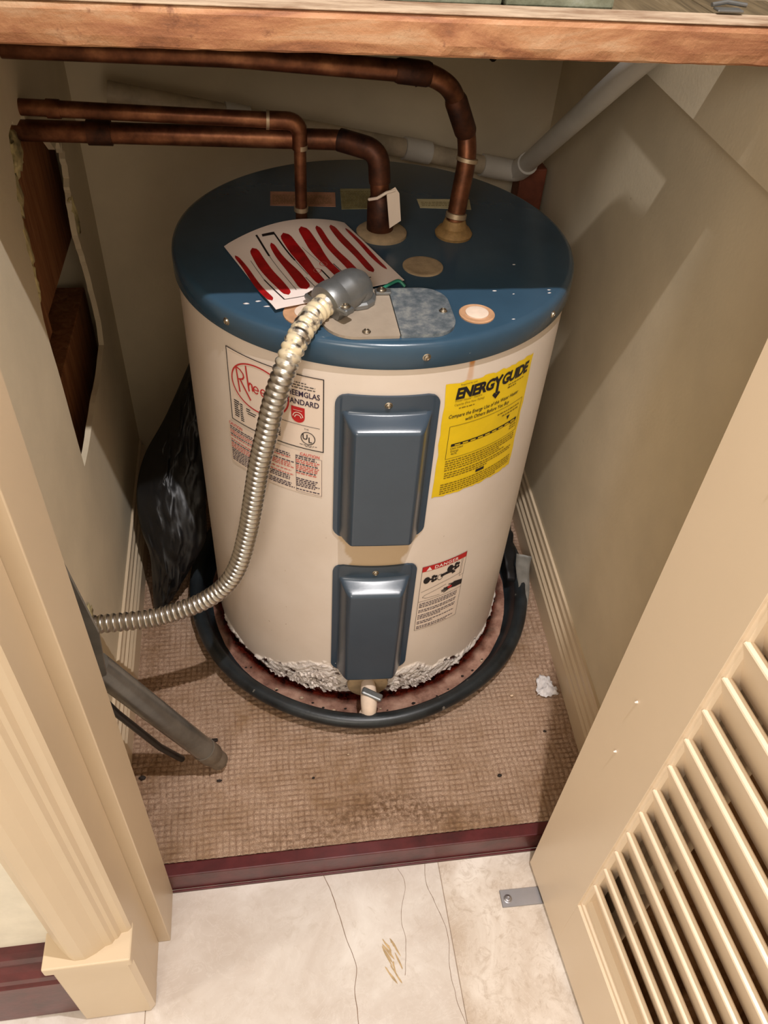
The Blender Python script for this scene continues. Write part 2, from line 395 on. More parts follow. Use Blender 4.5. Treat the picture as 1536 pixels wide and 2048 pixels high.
# left wall with the hole cut through the drywall
HOLE = [(.452, .50), (.50, .497), (.609, .503), (.70, .500), (.774, .509), (.792, .547), (.786, .60), (.779, .652), (.768, .69), (.756, .724), (.764, .76), (.772, .79), (.792, .82), (.786, .845), (.768, .862), (.72, .875), (.69, .90), (.63, .915), (.60, .955), (.555, .96), (.515, .968), (.49, .93), (.471, .886), (.456, .849), (.446, .757), (.45, .658)]
def holed(name, outer, inner, fx, thick, mat):
    polys = [[Vector((y, z, 0)) for y, z in outer], [Vector((y, z, 0)) for y, z in inner]]
    tris = geometry.tessellate_polygon(polys); pts = outer+inner; n = len(pts); no = len(outer)
    V = [(fx(y), y, z) for y, z in pts]+[(fx(y)-thick, y, z) for y, z in pts]
    F = [tuple(t_) for t_ in tris]+[tuple(i+n for i in t_[::-1]) for t_ in tris]
    for loop in (range(no), range(no, n)):
        L = list(loop)
        for i in range(len(L)): a, b = L[i], L[(i+1) % len(L)]; F.append((a, b, b+n, a+n))
    o = pyd(name, V, F, mat); sharp(o, 20); return o
random.seed(11)
rag = []
for i in range(len(HOLE)):
    a, b = Vector(HOLE[i]), Vector(HOLE[(i+1) % len(HOLE)]); amp = .0015 if (a.x < .47 and a.y < .76) or a.y < .6 or a.x > .75 and a.y < .75 else .007
    for k in range(4):
        p = a.lerp(b, k/4); rag.append((p.x+random.uniform(-amp, amp)*(k > 0), p.y+random.uniform(-amp, amp)*(k > 0)))
wl = struct(holed('wall_left', [(0, 0), (YB0+.05, 0), (YB0+.05, ZT), (0, ZT)], rag, xl, .009, M['wall']))
# what shows through the hole
box('backing_board', (-.470, .40, .60), (-.455, .90, 1.0), M['stud'], wl)
box('blocking', (-.455, .42, .20), (-.40, .90, .555), M['stud'], wl, .002)
box('stud', (-.455, .42, .645), (-.392, .60, 1.03), M['stud'], wl, .002)
box('stud', (-.455, .612, .66), (-.398, .90, .93), M['stud'], wl, .002)
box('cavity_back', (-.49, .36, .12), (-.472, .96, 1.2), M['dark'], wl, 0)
def lump(name, c, s, mat, parent, seed, amp=.35, sub=3, freq=3.0):
    bm = bmesh.new(); bmesh.ops.create_icosphere(bm, subdivisions=sub, radius=1)
    for v in bm.verts:
        d = v.co.normalized(); k = 1+amp*noise.fractal(d*freq+Vector((seed*7.1, seed, 0)), 1.0, 2.0, 4)
        v.co = Vector((c[0]+d.x*s[0]*k, c[1]+d.y*s[1]*k, c[2]+d.z*s[2]*k))
    return frombm(name, bm, mat, parent, True)
for i, (y, z, sy, sz) in enumerate([(.470, .85, .016, .035), (.487, .905, .02, .03), (.53, .935, .03, .022), (.462, .80, .008, .03), (.768, .75, .005, .03)]):
    lump('plaster_crumb', (-.362, y, z), (.007, sy, sz), M['gyp'], wl, i, .5)
# pipe entry plaster collars are dark broken gaps
wr = struct(pyd('wall_right', [(xr(0), 0, 0), (xr(YB1+.05), YB1+.05, 0), (xr(YB1+.05), YB1+.05, ZT), (xr(0), 0, ZT), (xr(0)+.03, 0, 0), (xr(1.2)+.03, 1.15, 0), (xr(1.2)+.03, 1.15, ZT), (xr(0)+.03, 0, ZT)],
     [(0, 1, 2, 3), (7, 6, 5, 4), (0, 4, 5, 1), (2, 6, 7, 3), (0, 3, 7, 4), (1, 5, 6, 2)], M['wall']))
# the wall above the ledge line is a thicker board
V = [(xr(y)-dx, y, z) for z in (1.012, ZT) for y, dx in ((.0, .0), (.0, .015), (1.12, .015), (1.12, 0))]
pyd('upper_board', V, [(0, 1, 2, 3), (7, 6, 5, 4), (1, 5, 6, 2), (0, 4, 5, 1), (2, 6, 7, 3), (3, 7, 4, 0)], M['wall'], wr)
wb = struct(pyd('wall_back', [(-.5, yb(-.5), 0), (.62, yb(.62), 0), (.62, yb(.62), ZT), (-.5, yb(-.5), ZT), (-.5, yb(-.5)+.03, 0), (.62, yb(.62)+.03, 0), (.62, yb(.62)+.03, ZT), (-.5, yb(-.5)+.03, ZT)],
     [(3, 2, 1, 0), (4, 5, 6, 7), (0, 1, 5, 4), (3, 7, 6, 2), (0, 4, 7, 3), (1, 2, 6, 5)], M['wall']))
for k, (px, pz, s) in enumerate([(.36, .92, .008), (-.07, 1.0, .003), (-.12, .99, .003), (.22, .88, .004)]):
    lump('wall_blemish', (px, yb(px)-.0005, pz), (s, .0012, s*1.2), M['debris'], wb, k+3, .6, 2)
cl = struct(box('ceiling', (-.5, -.125, ZT), (.62, 1.15, ZT+.03), M['wall'], None, 0))
# front wall of the room (left and right of the opening, and above)
wf = struct(box('wall_front', (-1.6, -.125, 0), (-.2835, -.0005, 2.6), M['plaster'], None, 0))
box('wall_panel', (.36, -.125, 0), (1.6, -.0005, 2.6), M['plaster'], wf, 0)
box('wall_panel', (-.2835, -.125, 2.12), (.36, -.0005, 2.6), M['plaster'], wf, 0)
# jambs and casing
tj = struct(box('trim_1', (-.2845, -.073, 0), (-.265, .0, 2.12), M['cream'], None, .0012))
box('jamb_backer', (-.300, -.128, 0), (-.2825, -.0735, 2.12), M['cream'], tj, .001)
tj2 = struct(box('trim_2', (.350, -.125, 0), (.372, .0, 2.12), M['cream'], None, .0012))
def casing(name, sgn, x0, z0, z1):
    prof = [(0, -.1245), (0, -.131), (-.004, -.1345), (-.012, -.1355), (-.015, -.141), (-.019, -.1425), (-.022, -.147), (-.030, -.149), (-.040, -.1555), (-.052, -.1610), (-.064, -.1612), (-.070, -.1585), (-.080, -.1500), (-.089, -.1400), (-.093, -.1355), (-.095, -.130), (-.095, -.1245)]
    bm = bmesh.new(); prism(bm, [(x0+sgn*a, b) for a, b in prof], 'z', z0, z1); return struct(frombm(name, bm, M['cream']))
cas = casing('trim_3', 1, -.2805, .2365, 2.2)
cas2 = casing('trim_4', -1, .372, .2365, 2.2)
def plinth(name, x0, x1):
    bm = bmesh.new(); bbox(bm, (x0, -.1640, 0), (x1, -.124, .216), .006, 1); bbox(bm, (x0-.003, -.1680, .2162), (x1+.002, -.1235, .2365), .0022, 2)
    return struct(frombm(name, bm, M['cream']))
plinth('trim_5', -.381, -.281); plinth('trim_6', .371, .470)
# mahogany baseboard of the room
def baseboard(name, poly, axis, a, b, mat, parent=None):
    bm = bmesh.new(); prism(bm, poly, axis, a, b); return struct(frombm(name, bm, mat, parent))
RB = [(-.1245, 0), (-.1495, 0), (-.1515, .003), (-.1515, .128), (-.1475, .134), (-.1490, .140), (-.1515, .146), (-.1500, .156), (-.1440, .166), (-.1390, .176), (-.1400, .184), (-.1380, .196), (-.1330, .205), (-.1245, .207)]
baseboard('baseboard_left', RB, 'x', -1.6, -.3815, M['mahog'])
baseboard('baseboard_right', RB, 'x', .471, 1.6, M['mahog'])
# closet baseboards follow the slanted walls
def cbase(name, f, sgn, y0, y1, h=.118):
    prof = [(0, 0), (.0165, 0), (.0165, .052), (.0135, .057), (.0145, .066), (.0105, .072), (.0115, .084), (.0075, .088), (.0085, .103), (.0055, .108), (.0050, h), (0, h)]
    V, F = [], []; n = len(prof)
    for y in (y0, y1): V += [(f(y)+sgn*d, y, ZF+z-.006) for d, z in prof]
    for i in range(n): F.append((i, (i+1) % n, n+(i+1) % n, n+i))
    F += [tuple(range(n))[::-1], tuple(range(n, 2*n))]
    o = pyd(name, V, F, M['cream']); sharp(o, 10); return struct(o)
cbase('baseboard_left', xl, 1, .0, .925); cbase('baseboard_right', xr, -1, .0, 1.05)
# threshold
th = struct(box('trim_7', (-.300, .0005, 0), (.3745, .0215, ZF), M['mahog'], None, .002))
box('nosing', (-.2655, -.0035, 0), (.3505, .0, .0035), M['mahog'], th, .0008)

# ------------------------------------------------------------------ carpet
def build_carpet():
    cx, cy = .0102, .0094; res = 5
    nx = int(.83/cx)*res; ny = int(1.02/cy)*res
    X = np.linspace(-.37, .46, nx+1); Y = np.linspace(.0222, 1.045, ny+1)
    gx, gy = np.meshgrid(X, Y)
    wob = .0010*np.sin(gy*31+gx*9)+.0009*np.sin(gy*77+1.3)+.0005*np.sin(gx*61+gy*40)
    wob2 = .0010*np.sin(gx*27+2)+.0007*np.sin(gx*83+gy*31)
    row = np.floor((gy+wob2)/cy); jit = .0014*np.sin(row*12.9898)
    fx = ((gx+wob+jit)/cx) % 1.0; fy = ((gy+wob2)/cy) % 1.0
    hx = np.abs(np.sin(PI*fx)); hy = np.abs(np.sin(PI*fy))
    h = np.minimum(hx**.5, hy**.5)
    g = np.clip(1-h*1.25, 0, 1)
    rs = np.random.RandomState(3); cellr = rs.rand(400, 400)
    cell = cellr[(row.astype(int) % 400), (np.floor((gx+wob+jit)/cx).astype(int) % 400)]
    z = ZF-.004+.0034*h*(.75+.4*cell)+rs.normal(0, .00022, gx.shape)
    gx2 = gx.copy(); sl = .05*(gy-.1); keep = gx2 > .30
    gx2[keep] = .30+(gx2[keep]-.30)*((.146+sl[keep])/.16)
    V = np.stack([gx2, gy, z], -1).reshape(-1, 3)
    W = nx+1; i = np.arange(ny)[:, None]*W+np.arange(nx)[None, :]
    F = np.stack([i, i+1, i+W+1, i+W], -1).reshape(-1, 4)
    me = bpy.data.meshes.new('carpet'); me.vertices.add(len(V)); me.vertices.foreach_set('co', V.ravel())
    me.loops.add(F.size); me.loops.foreach_set('vertex_index', F.ravel().astype(np.int32))
    me.polygons.add(len(F)); me.polygons.foreach_set('loop_start', np.arange(0, F.size, 4, dtype=np.int32))
    me.update(calc_edges=True)
    a = me.attributes.new('groove', 'FLOAT', 'POINT'); a.data.foreach_set('value', (g*.75).ravel().astype(np.float32))
    d = np.exp(-((gy-.055-.02*np.sin(gx*20))/.035)**2)*np.clip(1-np.abs(gx-.08)/.28, 0, 1)**.6+.55*np.exp(-((gx+.31)/.04)**2)+.35*np.clip((gx-.36)/.08, 0, 1)
    a = me.attributes.new('dirt', 'FLOAT', 'POINT'); a.data.foreach_set('value', np.clip(d, 0, 1).ravel().astype(np.float32))
    o = put('carpet', me, M['carpet'], None, True)
    tag(o, 'beige looped carpet with a small square grid pattern covering the closet floor', 'carpet', None, 'stuff')
build_carpet()

# ================================================================== WATER HEATER
HC = Vector((.0899, .5625, 0)); HR = .28; HZ = .8135; LZ = .778
wh = tag(empty('water_heater', (HC.x, HC.y, .069)), 'squat cream water heater with a dark blue lid standing in a black drain pan', 'water heater')
WO = Vector((HC.x, HC.y, .069))
def sub(o):
    """keep world placement of geometry written in world space under a thing whose empty is moved"""
    return o
def wpt(u, v, off=0.0):
    th_ = u/HR; r = HR+off; return (r*math.sin(th_), -r*math.cos(th_), v-.069)
def loc(p): return Vector(p)-WO
def build_tank():
    th_ = np.concatenate([np.linspace(-PI, -1.35, 50)[:-1], np.linspace(-1.35, 1.35, 520)[:-1], np.linspace(1.35, PI, 51)[:-1]])
    zz = np.concatenate([np.linspace(.069, .23, 95)[:-1], np.linspace(.23, .50, 60)[:-1], np.linspace(.50, .785, 90)])
    n = len(th_); V = np.zeros((len(zz), n, 3)); corr = np.zeros((len(zz), n)); rust = corr.copy(); foam = corr.copy(); drip = corr.copy()
    sm = lambda a, b, x: 0 if x <= a else 1 if x >= b else ((x-a)/(b-a))**2*(3-2*(x-a)/(b-a))
    for j, z in enumerate(zz):
        for i, a in enumerate(th_):
            r = HR
            if z < .25 and abs(a) < 1.35:
                u = a*HR
                p = Vector((u*26, z*26, 1.7)); nz = noise.fractal(p, 1.0, 2.0, 5)
                # how high the paint has blistered, along the girth
                top = .069+.012+.066*math.exp(-((u+.088)/.055)**2)+.022*math.exp(-((u+.16)/.06)**2)+.050*math.exp(-((u-.045)/.060)**2)+.026*math.exp(-((u-.15)/.08)**2)
                if -.075 < u < -.042: top = max(top, .187+.012*math.sin(u*300))
                top += .014*nz
                c = (1-sm(top-.004, top+.004, z))*sm(.031, .039, abs(u+.0155)+max(0, z-.150))
                if c > 0:
                    q_ = u*.8+z*.6; p_ = z*.8-u*.6; cr = noise.fractal(Vector((q_*48, p_*150, 4.2)), .8, 2.1, 5); pl = noise.fractal(Vector((q_*30, p_*70, 9.1)), 1, 2, 4)
                    r += c*(.0020+.0026*cr+.0032*max(0, pl))
                corr[j, i] = c
                gap = noise.fractal(Vector((u*34, z*70, 22.0)), .9, 2, 5)
                rr_ = c*sm(.34, .44, gap)
                low = 1-sm(.069+.004, .069+.013+.012*max(0, gap), z)
                rr_ = max(rr_, low)
                if abs(u+.056) < .014 and .148 < z < .175: rr_ = max(rr_, sm(.0, .25, nz+.1)*(1-abs(u+.056)/.014))
                if rr_ > .3: r -= .004*rr_
                rust[j, i] = rr_
            elif z < .085: rust[j, i] = 1-sm(.074, .085, z)
            u = a*HR+.0155
            if .415 < z < .49:
                hw = .040+.016*sm(.43, .48, z)+.003*math.sin(z*200); foam[j, i] = 1-sm(hw-.002, hw+.002, abs(u))
                if abs(abs(u)-.006) < .0012 or abs(u-.03) < .001: foam[j, i] *= 1.25
            if .11 < z < .155: foam[j, i] = max(foam[j, i], 1-sm(.046, .050, abs(u)))*(1-corr[j, i]*.7)
            ud = a*HR-.0905+.0
            drip[j, i] = (1-sm(.0022, .0045+.002*abs(math.sin(z*90)), abs(ud)))*sm(.742, .752, z)*(.45+.55*sm(.764, .777, z))
            V[j, i] = (r*math.sin(a), -r*math.cos(a), z-.069)
    W = n; idx = np.arange(n); F = []
    for j in range(len(zz)-1):
        F.append(np.stack([j*W+idx, j*W+(idx+1) % n, (j+1)*W+(idx+1) % n, (j+1)*W+idx], -1))
    F = np.concatenate(F).tolist(); V = V.reshape(-1, 3).tolist()
    me = bpy.data.meshes.new('tank_jacket'); me.from_pydata(V, [], F); me.update()
    for nm, A in (('corr', corr), ('rust', rust), ('foam', foam), ('drip', drip)):
        at = me.attributes.new(nm, 'FLOAT', 'POINT'); at.data.foreach_set('value', np.clip(A, 0, 1).ravel().astype(np.float32))
    put('tank_jacket', me, M['tank'], wh, True)
build_tank()
lathe('base_plate', [(.262, 0), (.274, .001), (.274, .012)], M['debris'], wh, (0, 0, 0), 64)
# peeled paint flakes at the foot
rf = random.Random(21); bmf = bmesh.new()
for k in range(210):
    side = rf.random(); u = rf.gauss(-.105, .045) if side < .62 else rf.gauss(.060, .045)
    if -.065 < u < .030: continue
    hmax = .05*math.exp(-((u+.10)/.062)**2)+.035*math.exp(-((u-.05)/.075)**2)
    z = .076+rf.random()*hmax; s = rf.uniform(.0028, .0085); ph = rf.uniform(-.9, -.2); n = rf.choice((4, 5, 5, 6)); P = []
    lift = rf.uniform(.001, .0055)
    for q in range(n):
        an = 2*PI*(q+rf.uniform(-.3, .3))/n; a_, b_ = math.cos(an)*s*rf.uniform(.7, 1.2), math.sin(an)*s*.38*rf.uniform(.6, 1.3)
        du, dz_ = a_*math.cos(ph)-b_*math.sin(ph), a_*math.sin(ph)+b_*math.cos(ph)
        P.append(Vector(wpt(u+du, z+dz_, .0030+max(0, -b_/s)*lift*2.4+rf.uniform(0, .0006))))
    vs = [bmf.verts.new(p) for p in P]; bmf.faces.new(vs)
bmesh.ops.solidify(bmf, geom=bmf.faces[:], thickness=.0005)
fk = frombm('paint_flake', bmf, paint('flaked_white_paint', srgb(226, 214, 206), .6, .12, 60, .2), wh); fk['kind'] = 'stuff'; fk['label'] = 'curled white flakes of blistered paint'
# lid
LR = HR+.0045
lid = lathe('lid', [(.0, HZ-.003), (.001, HZ-.0), (LR-.010, HZ), (LR-.006, HZ-.001), (LR-.0025, HZ-.0032), (LR-.0008, HZ-.007), (LR, HZ-.012), (LR, LZ+.002), (LR-.0015, LZ), (LR-.004, LZ), (LR-.004, LZ+.004)], M['blue'], wh, (0, 0, -.069), 180, True, None, False)
lid['label'] = 'dark blue painted steel lid'
def screw(parent, p, nrm, r=.0045, mat=None, name='screw'):
    q = Vector(nrm).to_track_quat('Z', 'Y').to_matrix().to_4x4()
    o = lathe(name, [(r*1.25, 0), (r*1.25, .0006), (r*.98, .0012), (r*.85, .0026), (r*.5, .0034), (r*.34, .0030), (r*.3, .0022), (.0001, .0022)], mat or M['dirtysteel'], parent, (0, 0, 0), 14, True, q)
    for v in o.data.vertices: v.co += Vector(p)
    return o
def cyl_n(th_): return (math.sin(th_), -math.cos(th_), 0)
for th_, z in ((-.83, .795), (.092, .795), (.83, .795), (2.3, .795), (-2.3, .795)):
    screw(wh, wpt(th_*HR, z, .004), cyl_n(th_), .0042)
# lid caps, stickers
def lidp(x, y, dz=0): return (x-HC.x, y-HC.y, HZ-.069+dz)
def cap(x, y, r, mat, inner=None, ri=0, name='port_cap'):
    o = lathe(name, [(r, 0), (r, .0016), (r*.93, .0024), (r*.84, .0018), (r*.5, .0022), (.0005, .0022)], mat, wh, lidp(x, y), 40)
    if inner: lathe('cap_center', [(ri, .001), (ri, .0034), (ri*.85, .0042), (.0004, .0040)], inner, o, lidp(x, y), 32)
    return o
cap(.142, .467, .0275, M['foam']); cap(.189, .343, .0225, M['knock'], M['capin'], .0145); cap(-.021, .353, .030, M['knock'], M['capin'], .016)
def sticker(pts, mat, name='lid_sticker', label=None, ink=None):
    V = [lidp(x, y, .0004) for x, y in pts]+[lidp(x, y, -.0006) for x, y in pts]; n = len(pts)
    o = pyd(name, V, [tuple(range(n))[::-1], tuple(range(n, 2*n))]+[(i, (i+1) % n, n+(i+1) % n, n+i) for i in range(n)], mat, wh)
    sharp(o, 20)
    if label: o['label'] = label
    return o
st_pink = paint('faded_pink_sticker', srgb(186, 132, 104), .6, .2, 60)
st_green = paint('faded_green_sticker', srgb(150, 140, 100), .6, .2, 60)
st_cream = paint('faded_cream_sticker', srgb(206, 192, 150), .6, .1, 60)
rp = random.Random(4)
for pts, mt, lb in (([(-.053, .711), (.046, .707), (.042, .656), (-.055, .661)], st_pink, 'faded pink warning sticker'), ([(.055, .721), (.142, .721), (.139, .650), (.05, .647)], st_green, 'faded green sticker'), ([(.17, .683), (.253, .681), (.248, .645), (.17, .652)], st_cream, 'pale narrow sticker')):
    so = sticker(pts, mt, label=lb); x0, x1 = pts[3][0]+.004, pts[2][0]-.004; y0, y1 = pts[3][1]+.006, pts[0][1]-.006
    P_ = Print(); k = int((y1-y0)/.0055)
    for q in range(k): P_.fine(x0, x1, y0+q*.0055, .0016, rp)
    P_.build('sticker_print', lambda a, b: lidp(a, b, .0007), M['yellink'], so)
# dust and chips on the lid
for k, (x, y, s) in enumerate([(.226, .40, .0022), (.249, .391, .0016), (.30, .40, .002), (.298, .392, .0018), (.233, .330, .0018), (-.08, .385, .003), (-.065, .392, .003), (-.05, .395, .0035), (-.095, .38, .003), (-.07, .372, .003), (.27, .47, .0016), (.075, .31, .002)]):
    lump('paint_chip', lidp(x, y, .0003), (s*1.5, s*.6, .0006), M['scrap'], wh, k, .5, 1)
# element covers
def cover(name, uc, v0, v1, wdt, H, mb, mr, tb, tr, bumps, label):
    nu, nv = 96, 130; V, F = [], []; hgt = v1-v0; rc = .016
    sst = lambda x: 0 if x <= 0 else 1 if x >= 1 else x*x*(3-2*x)
    ramp = lambda x: 0 if x <= 0 else 1 if x >= 1 else (x*.82+sst(x)*.18)
    dn = PI/2
    grid = {}
    for j in range(nv+1):
        tv = j/nv; vv = hgt*tv; dv = min(vv, hgt-vv)
        hw = wdt/2-(rc-math.sqrt(max(0, rc*rc-(rc-dv)**2)) if dv < rc else 0)
        for i in range(nu+1):
            s = -1+2*i/nu; u = s*hw
            e = wdt/2-abs(u)-mb
            inner = min(1, max(0, e/.002))
            dl = ramp(e/mr); dtp = ramp((hgt-vv-tb)/tr); dbt = ramp((vv-bumps)/.008)
            k = -.06
            vals = (dl, dtp, dbt); mn = min(vals)
            # soft minimum rounds the edges of the pressed box
            sm_ = -math.log(sum(math.exp(-v*11) for v in vals))/11; d = max(0, min(1, sm_+.095*mn if mn > 0 else 0))
            a = (u)/HR; flat = HR*(1/math.cos(a)-1)
            off = .0028+H*d+flat*d*.9
            if e > -.001 and d == 0: off += .0006
            x = HR+off; aa = (uc+u)/HR
            V.append((x*math.sin(aa), -x*math.cos(aa), v0+vv-.069))
    W = nu+1
    for j in range(nv):
        for i in range(nu): F.append((j*W+i, j*W+i+1, (j+1)*W+i+1, (j+1)*W+i))
    # skirt back to the jacket
    ring = [i for i in range(W)]+[j*W+nu for j in range(1, nv+1)]+[nv*W+i for i in range(nu-1, -1, -1)]+[j*W for j in range(nv-1, 0, -1)]
    b = len(V)
    for q in ring:
        p = Vector(V[q]); r = math.hypot(p.x, p.y); V.append((p.x/r*(HR-.001), p.y/r*(HR-.001), p.z))
    for k in range(len(ring)): F.append((ring[(k+1) % len(ring)], ring[k], b+k, b+(k+1) % len(ring)))
    o = pyd(name, V, F, M['slateblue'], wh, True); sharp(o, 60); o['label'] = label
    screw(o, wpt(uc, v1-.013, .0032), cyl_n(uc/HR), .0042); return o
cv1 = cover('element_cover', -.0155, .484, .738, .1335, .0265, .009, .021, .025, .015, .004, 'taller upper access cover in slate blue metal')
cv2 = cover('element_cover', -.0160, .150, .421, .1300, .0265, .010, .021, .026, .0145, .002, 'lower access cover in slate blue metal')
# sealing rim of lighter caulk lines round the covers
# drain valve
dth = -.0155; dz = .118
q = Vector(cyl_n(dth/HR)).to_track_quat('Z', 'Y').to_matrix().to_4x4()
def at_tank(name, prof, u, v, off, mat, parent, n=32):
    qq = Vector(cyl_n(u/HR)).to_track_quat('Z', 'Y').to_matrix().to_4x4(); o = lathe(name, prof, mat, parent, (0, 0, 0), n, True, qq)
    for vv in o.data.vertices: vv.co += Vector(wpt(u, v, off))
    return o
dv_ = at_tank('drain_valve', [(.036, -.006), (.036, .004), (.033, .0065), (.014, .0075), (.011, .007)], dth, .111, .002, M['foam'], wh)
dv_['label'] = 'tan escutcheon and drain valve with pale spout'
pb = Vector(wpt(dth, .120, .004)); pn = Vector(cyl_n(dth/HR))
sweep('valve_body', [pb, pb+pn*.012, pb+pn*.030+Vector((0, 0, -.003)), pb+pn*.040+Vector((0, 0, -.010)), pb+pn*.046+Vector((0, 0, -.020)), pb+pn*.048+Vector((0, 0, -.030))], lambda i: (.011, .013, .0145, .0145, .0135, .013)[i], M['capin'], dv_, 20)
sweep('spout', [pb+pn*(.048+k*.0002)+Vector((-.0005*k, 0, -.026-.0015*k)) for k in range(11)], lambda i: .0148 if i % 2 == 0 and i > 3 else .0136, M['capin'], dv_, 22)
bm = bmesh.new(); hp = pb+pn*.034+Vector((.004, 0, .004))
bbox(bm, (hp.x-.019, hp.y-.007, hp.z), (hp.x+.019, hp.y+.007, hp.z+.0075), .003, 2)
bmesh.ops.rotate(bm, verts=bm.verts, cent=hp, matrix=Matrix.Rotation(-.42, 3, 'Z') @ Matrix.Rotation(.25, 3, 'Y'))
frombm('valve_handle', bm, M['zinc'], dv_, False)['label'] = 'grey lever handle'
# temperature relief / pipe nipple flanges
lathe('foam_gasket', [(.036, 0), (.036, .004), (.032, .007), (.018, .008)], M['foam'], wh, lidp(.099, .566), 44)
lathe('pipe_flange', [(.026, 0), (.027, .004), (.023, .010), (.018, .013), (.016, .020), (.0145, .024)], M['brass'], wh, lidp(.203, .561), 40)

# ---- labels on the jacket
def patch(name, u0, u1, v0, v1, mat, nu=24, skew=0, rag=0.0, label=None):
    V, F = [], []; rg = random.Random(9)
    for j in range(13):
        for i in range(nu+1):
            a, b = i/nu, j/12; uu = u0+(u1-u0)*a; vv = v0+(v1-v0)*b+skew*a
            if rag and (i in (0, nu) or j in (0, 12)): uu += rg.uniform(-rag, rag); vv += rg.uniform(-rag, rag)
            V.append(wpt(uu, vv, .0007))
    W = nu+1
    for j in range(12):
        for i in range(nu): F.append((j*W+i, j*W+i+1, (j+1)*W+i+1, (j+1)*W+i))
    o = pyd(name, V, F, mat, wh, True)
    if label: o['label'] = label
    return o
mpw = lambda a, b: wpt(a, b, .0013)
# maker's plate
L1 = patch('maker_label', -.243, -.0965, .637, .7545, M['labelwhite'], label='maker label with red oval logo')
Pk = Print().frame(-.243, .637, -.0965, .7545, .0013)
Pk.line([(-.1565, .676), (-.1019, .676)], .0007)
rnd = random.Random(2)
for k in range(8): Pk.rect(-.2355, .672-k*.0036, -.2355+rnd.uniform(.007, .010), .6738-k*.0036)
for k in range(9): Pk.rect(-.2245, .6705-k*.0034, -.2245+rnd.uniform(.004, .006), .6722-k*.0034)
Pk.rect(-.213, .668, -.206, .6698).rect(-.213, .6645, -.196, .666).rect(-.211, .661, -.198, .6625)
Pk.text('THE', -.1235, .6695, .0035).ell(-.1182, .656, .0102, .0105, .0011).text('U', -.1262, .6535, .0125, bold=.0002, sx=.9).text('L', -.1180, .6495, .0125, bold=.0002, sx=.9).fine(-.130, -.106, .6435, .0009, rnd).fine(-.122, -.112, .6415, .0009, rnd)
for k in range(5): Pk.rect(-.166+.002*(k % 2), .6605-k*.0032, -.158, .6622-k*.0032)
for v in (.7415, .7375, .7335): Pk.fine(-.145+(0.002 if v < .735 else 0), -.108-(.012 if v > .74 else 0), v, .0013, rnd)
Pk.build('black_print', mpw, M['ink'], L1)
Pn = Print(); Pn.text('RHEEMGLAS', -.1017, .7215, .0118, align='RIGHT', bold=.0002, sx=.78); Pn.text('STANDARD', -.1027, .7085, .0118, align='RIGHT', bold=.0002, sx=.80)
Pn.build('label_lettering', mpw, M['navy'], L1)
Pr = Print().ell(-.190, .7090, .0465, .0370, .0021, 60)
V_, F_ = textverts('Rheem', .026, sx=.86, shear=.05, bold=.0002)
Pr.add([(-.2225+a, .7005+b*(2.05 if False else 1.15)) for a, b in V_[:0]], [])
# tall hand-lettered R and h, small e e m
def stroke(P, w):
    Pr.line(P, w*1.3)
    for p in P: Pr.ell(p[0], p[1], w*.65, w*.65, None, 10)
stroke([(-.2262, .7300), (-.2240, .7100), (-.2222, .6930)], .0018)
stroke([(-.2262, .7300), (-.2190, .7285), (-.2140, .7240), (-.2130, .7190), (-.2160, .7150), (-.2225, .7125)], .0017)
stroke([(-.2200, .7128), (-.2130, .7020), (-.2040, .6875)], .0019)
stroke([(-.2085, .7380), (-.2070, .7200), (-.2052, .7015)], .0018)
stroke([(-.2060, .7100), (-.2030, .7145), (-.2000, .7130), (-.1990, .7040)], .0018)
for k in range(2):
    c = -.1935+k*.0115; Pr.ell(c, .7075, .0048, .0062, .0018, 26, .0, 5.6); Pr.rect(c-.0040, .7065, c+.0044, .7081)
stroke([(-.1745, .7020), (-.1745, .7130)], .0018); stroke([(-.1745, .7105), (-.1715, .7135), (-.1690, .7110), (-.1690, .7020)], .0018); stroke([(-.1690, .7105), (-.1660, .7135), (-.1635, .7110), (-.1635, .7020)], .0018)
# red shield with rings
sh = [(-.1410, .7040), (-.1222, .7040), (-.1222, .6900)]+[(-.1316+.0094*math.cos(-k*PI/12), .6890+.0100*math.sin(-k*PI/12)) for k in range(13)]
Pr.poly(sh); Pr.build('red_logo', mpw, M['logored'], L1)
Pw = Print().ell(-.1316, .6885, .0074, .0078, .0012, 24, 0, PI).ell(-.1316, .6870, .0050, .0053, .0012, 24, 0, PI).rect(-.138, .6985, -.1255, .6992)
Pw.build('shield_rings', lambda a, b: wpt(a, b, .0017), M['labelwhite'], L1)
# caution text block
L2 = patch('caution_label', -.2515, -.0980, .5545, .6310, M['labelwhite'], label='caution label of red and black fine print')
Pa, Pb = Print(), Print()
Pa.text('CAUTION', -.1300, .6245, .0068, bold=.0002, sx=.88, spacing=1.05); Pa.text('CAUTION', -.2510, .6245, .0068, bold=.0002, sx=.88)
rows = 'kkrrkrrrkrrrkkkkkkk'
for k, c in enumerate(rows):
    v = .6205-k*.00335
    for (a, b) in ((-.2495, -.1995), (-.195, -.1385), (-.136, -.1005)):
        if rnd.random() < .12: continue
        (Pa if c == 'r' else Pb).fine(a, b-rnd.random()*.008, v, .0016, rnd)
Pb.frame(-.1365, .5565, -.0988, .6232, .0004)
Pa.build('red_print', mpw, M['finered'], L2); Pb.build('black_print', mpw, M['navy'], L2)
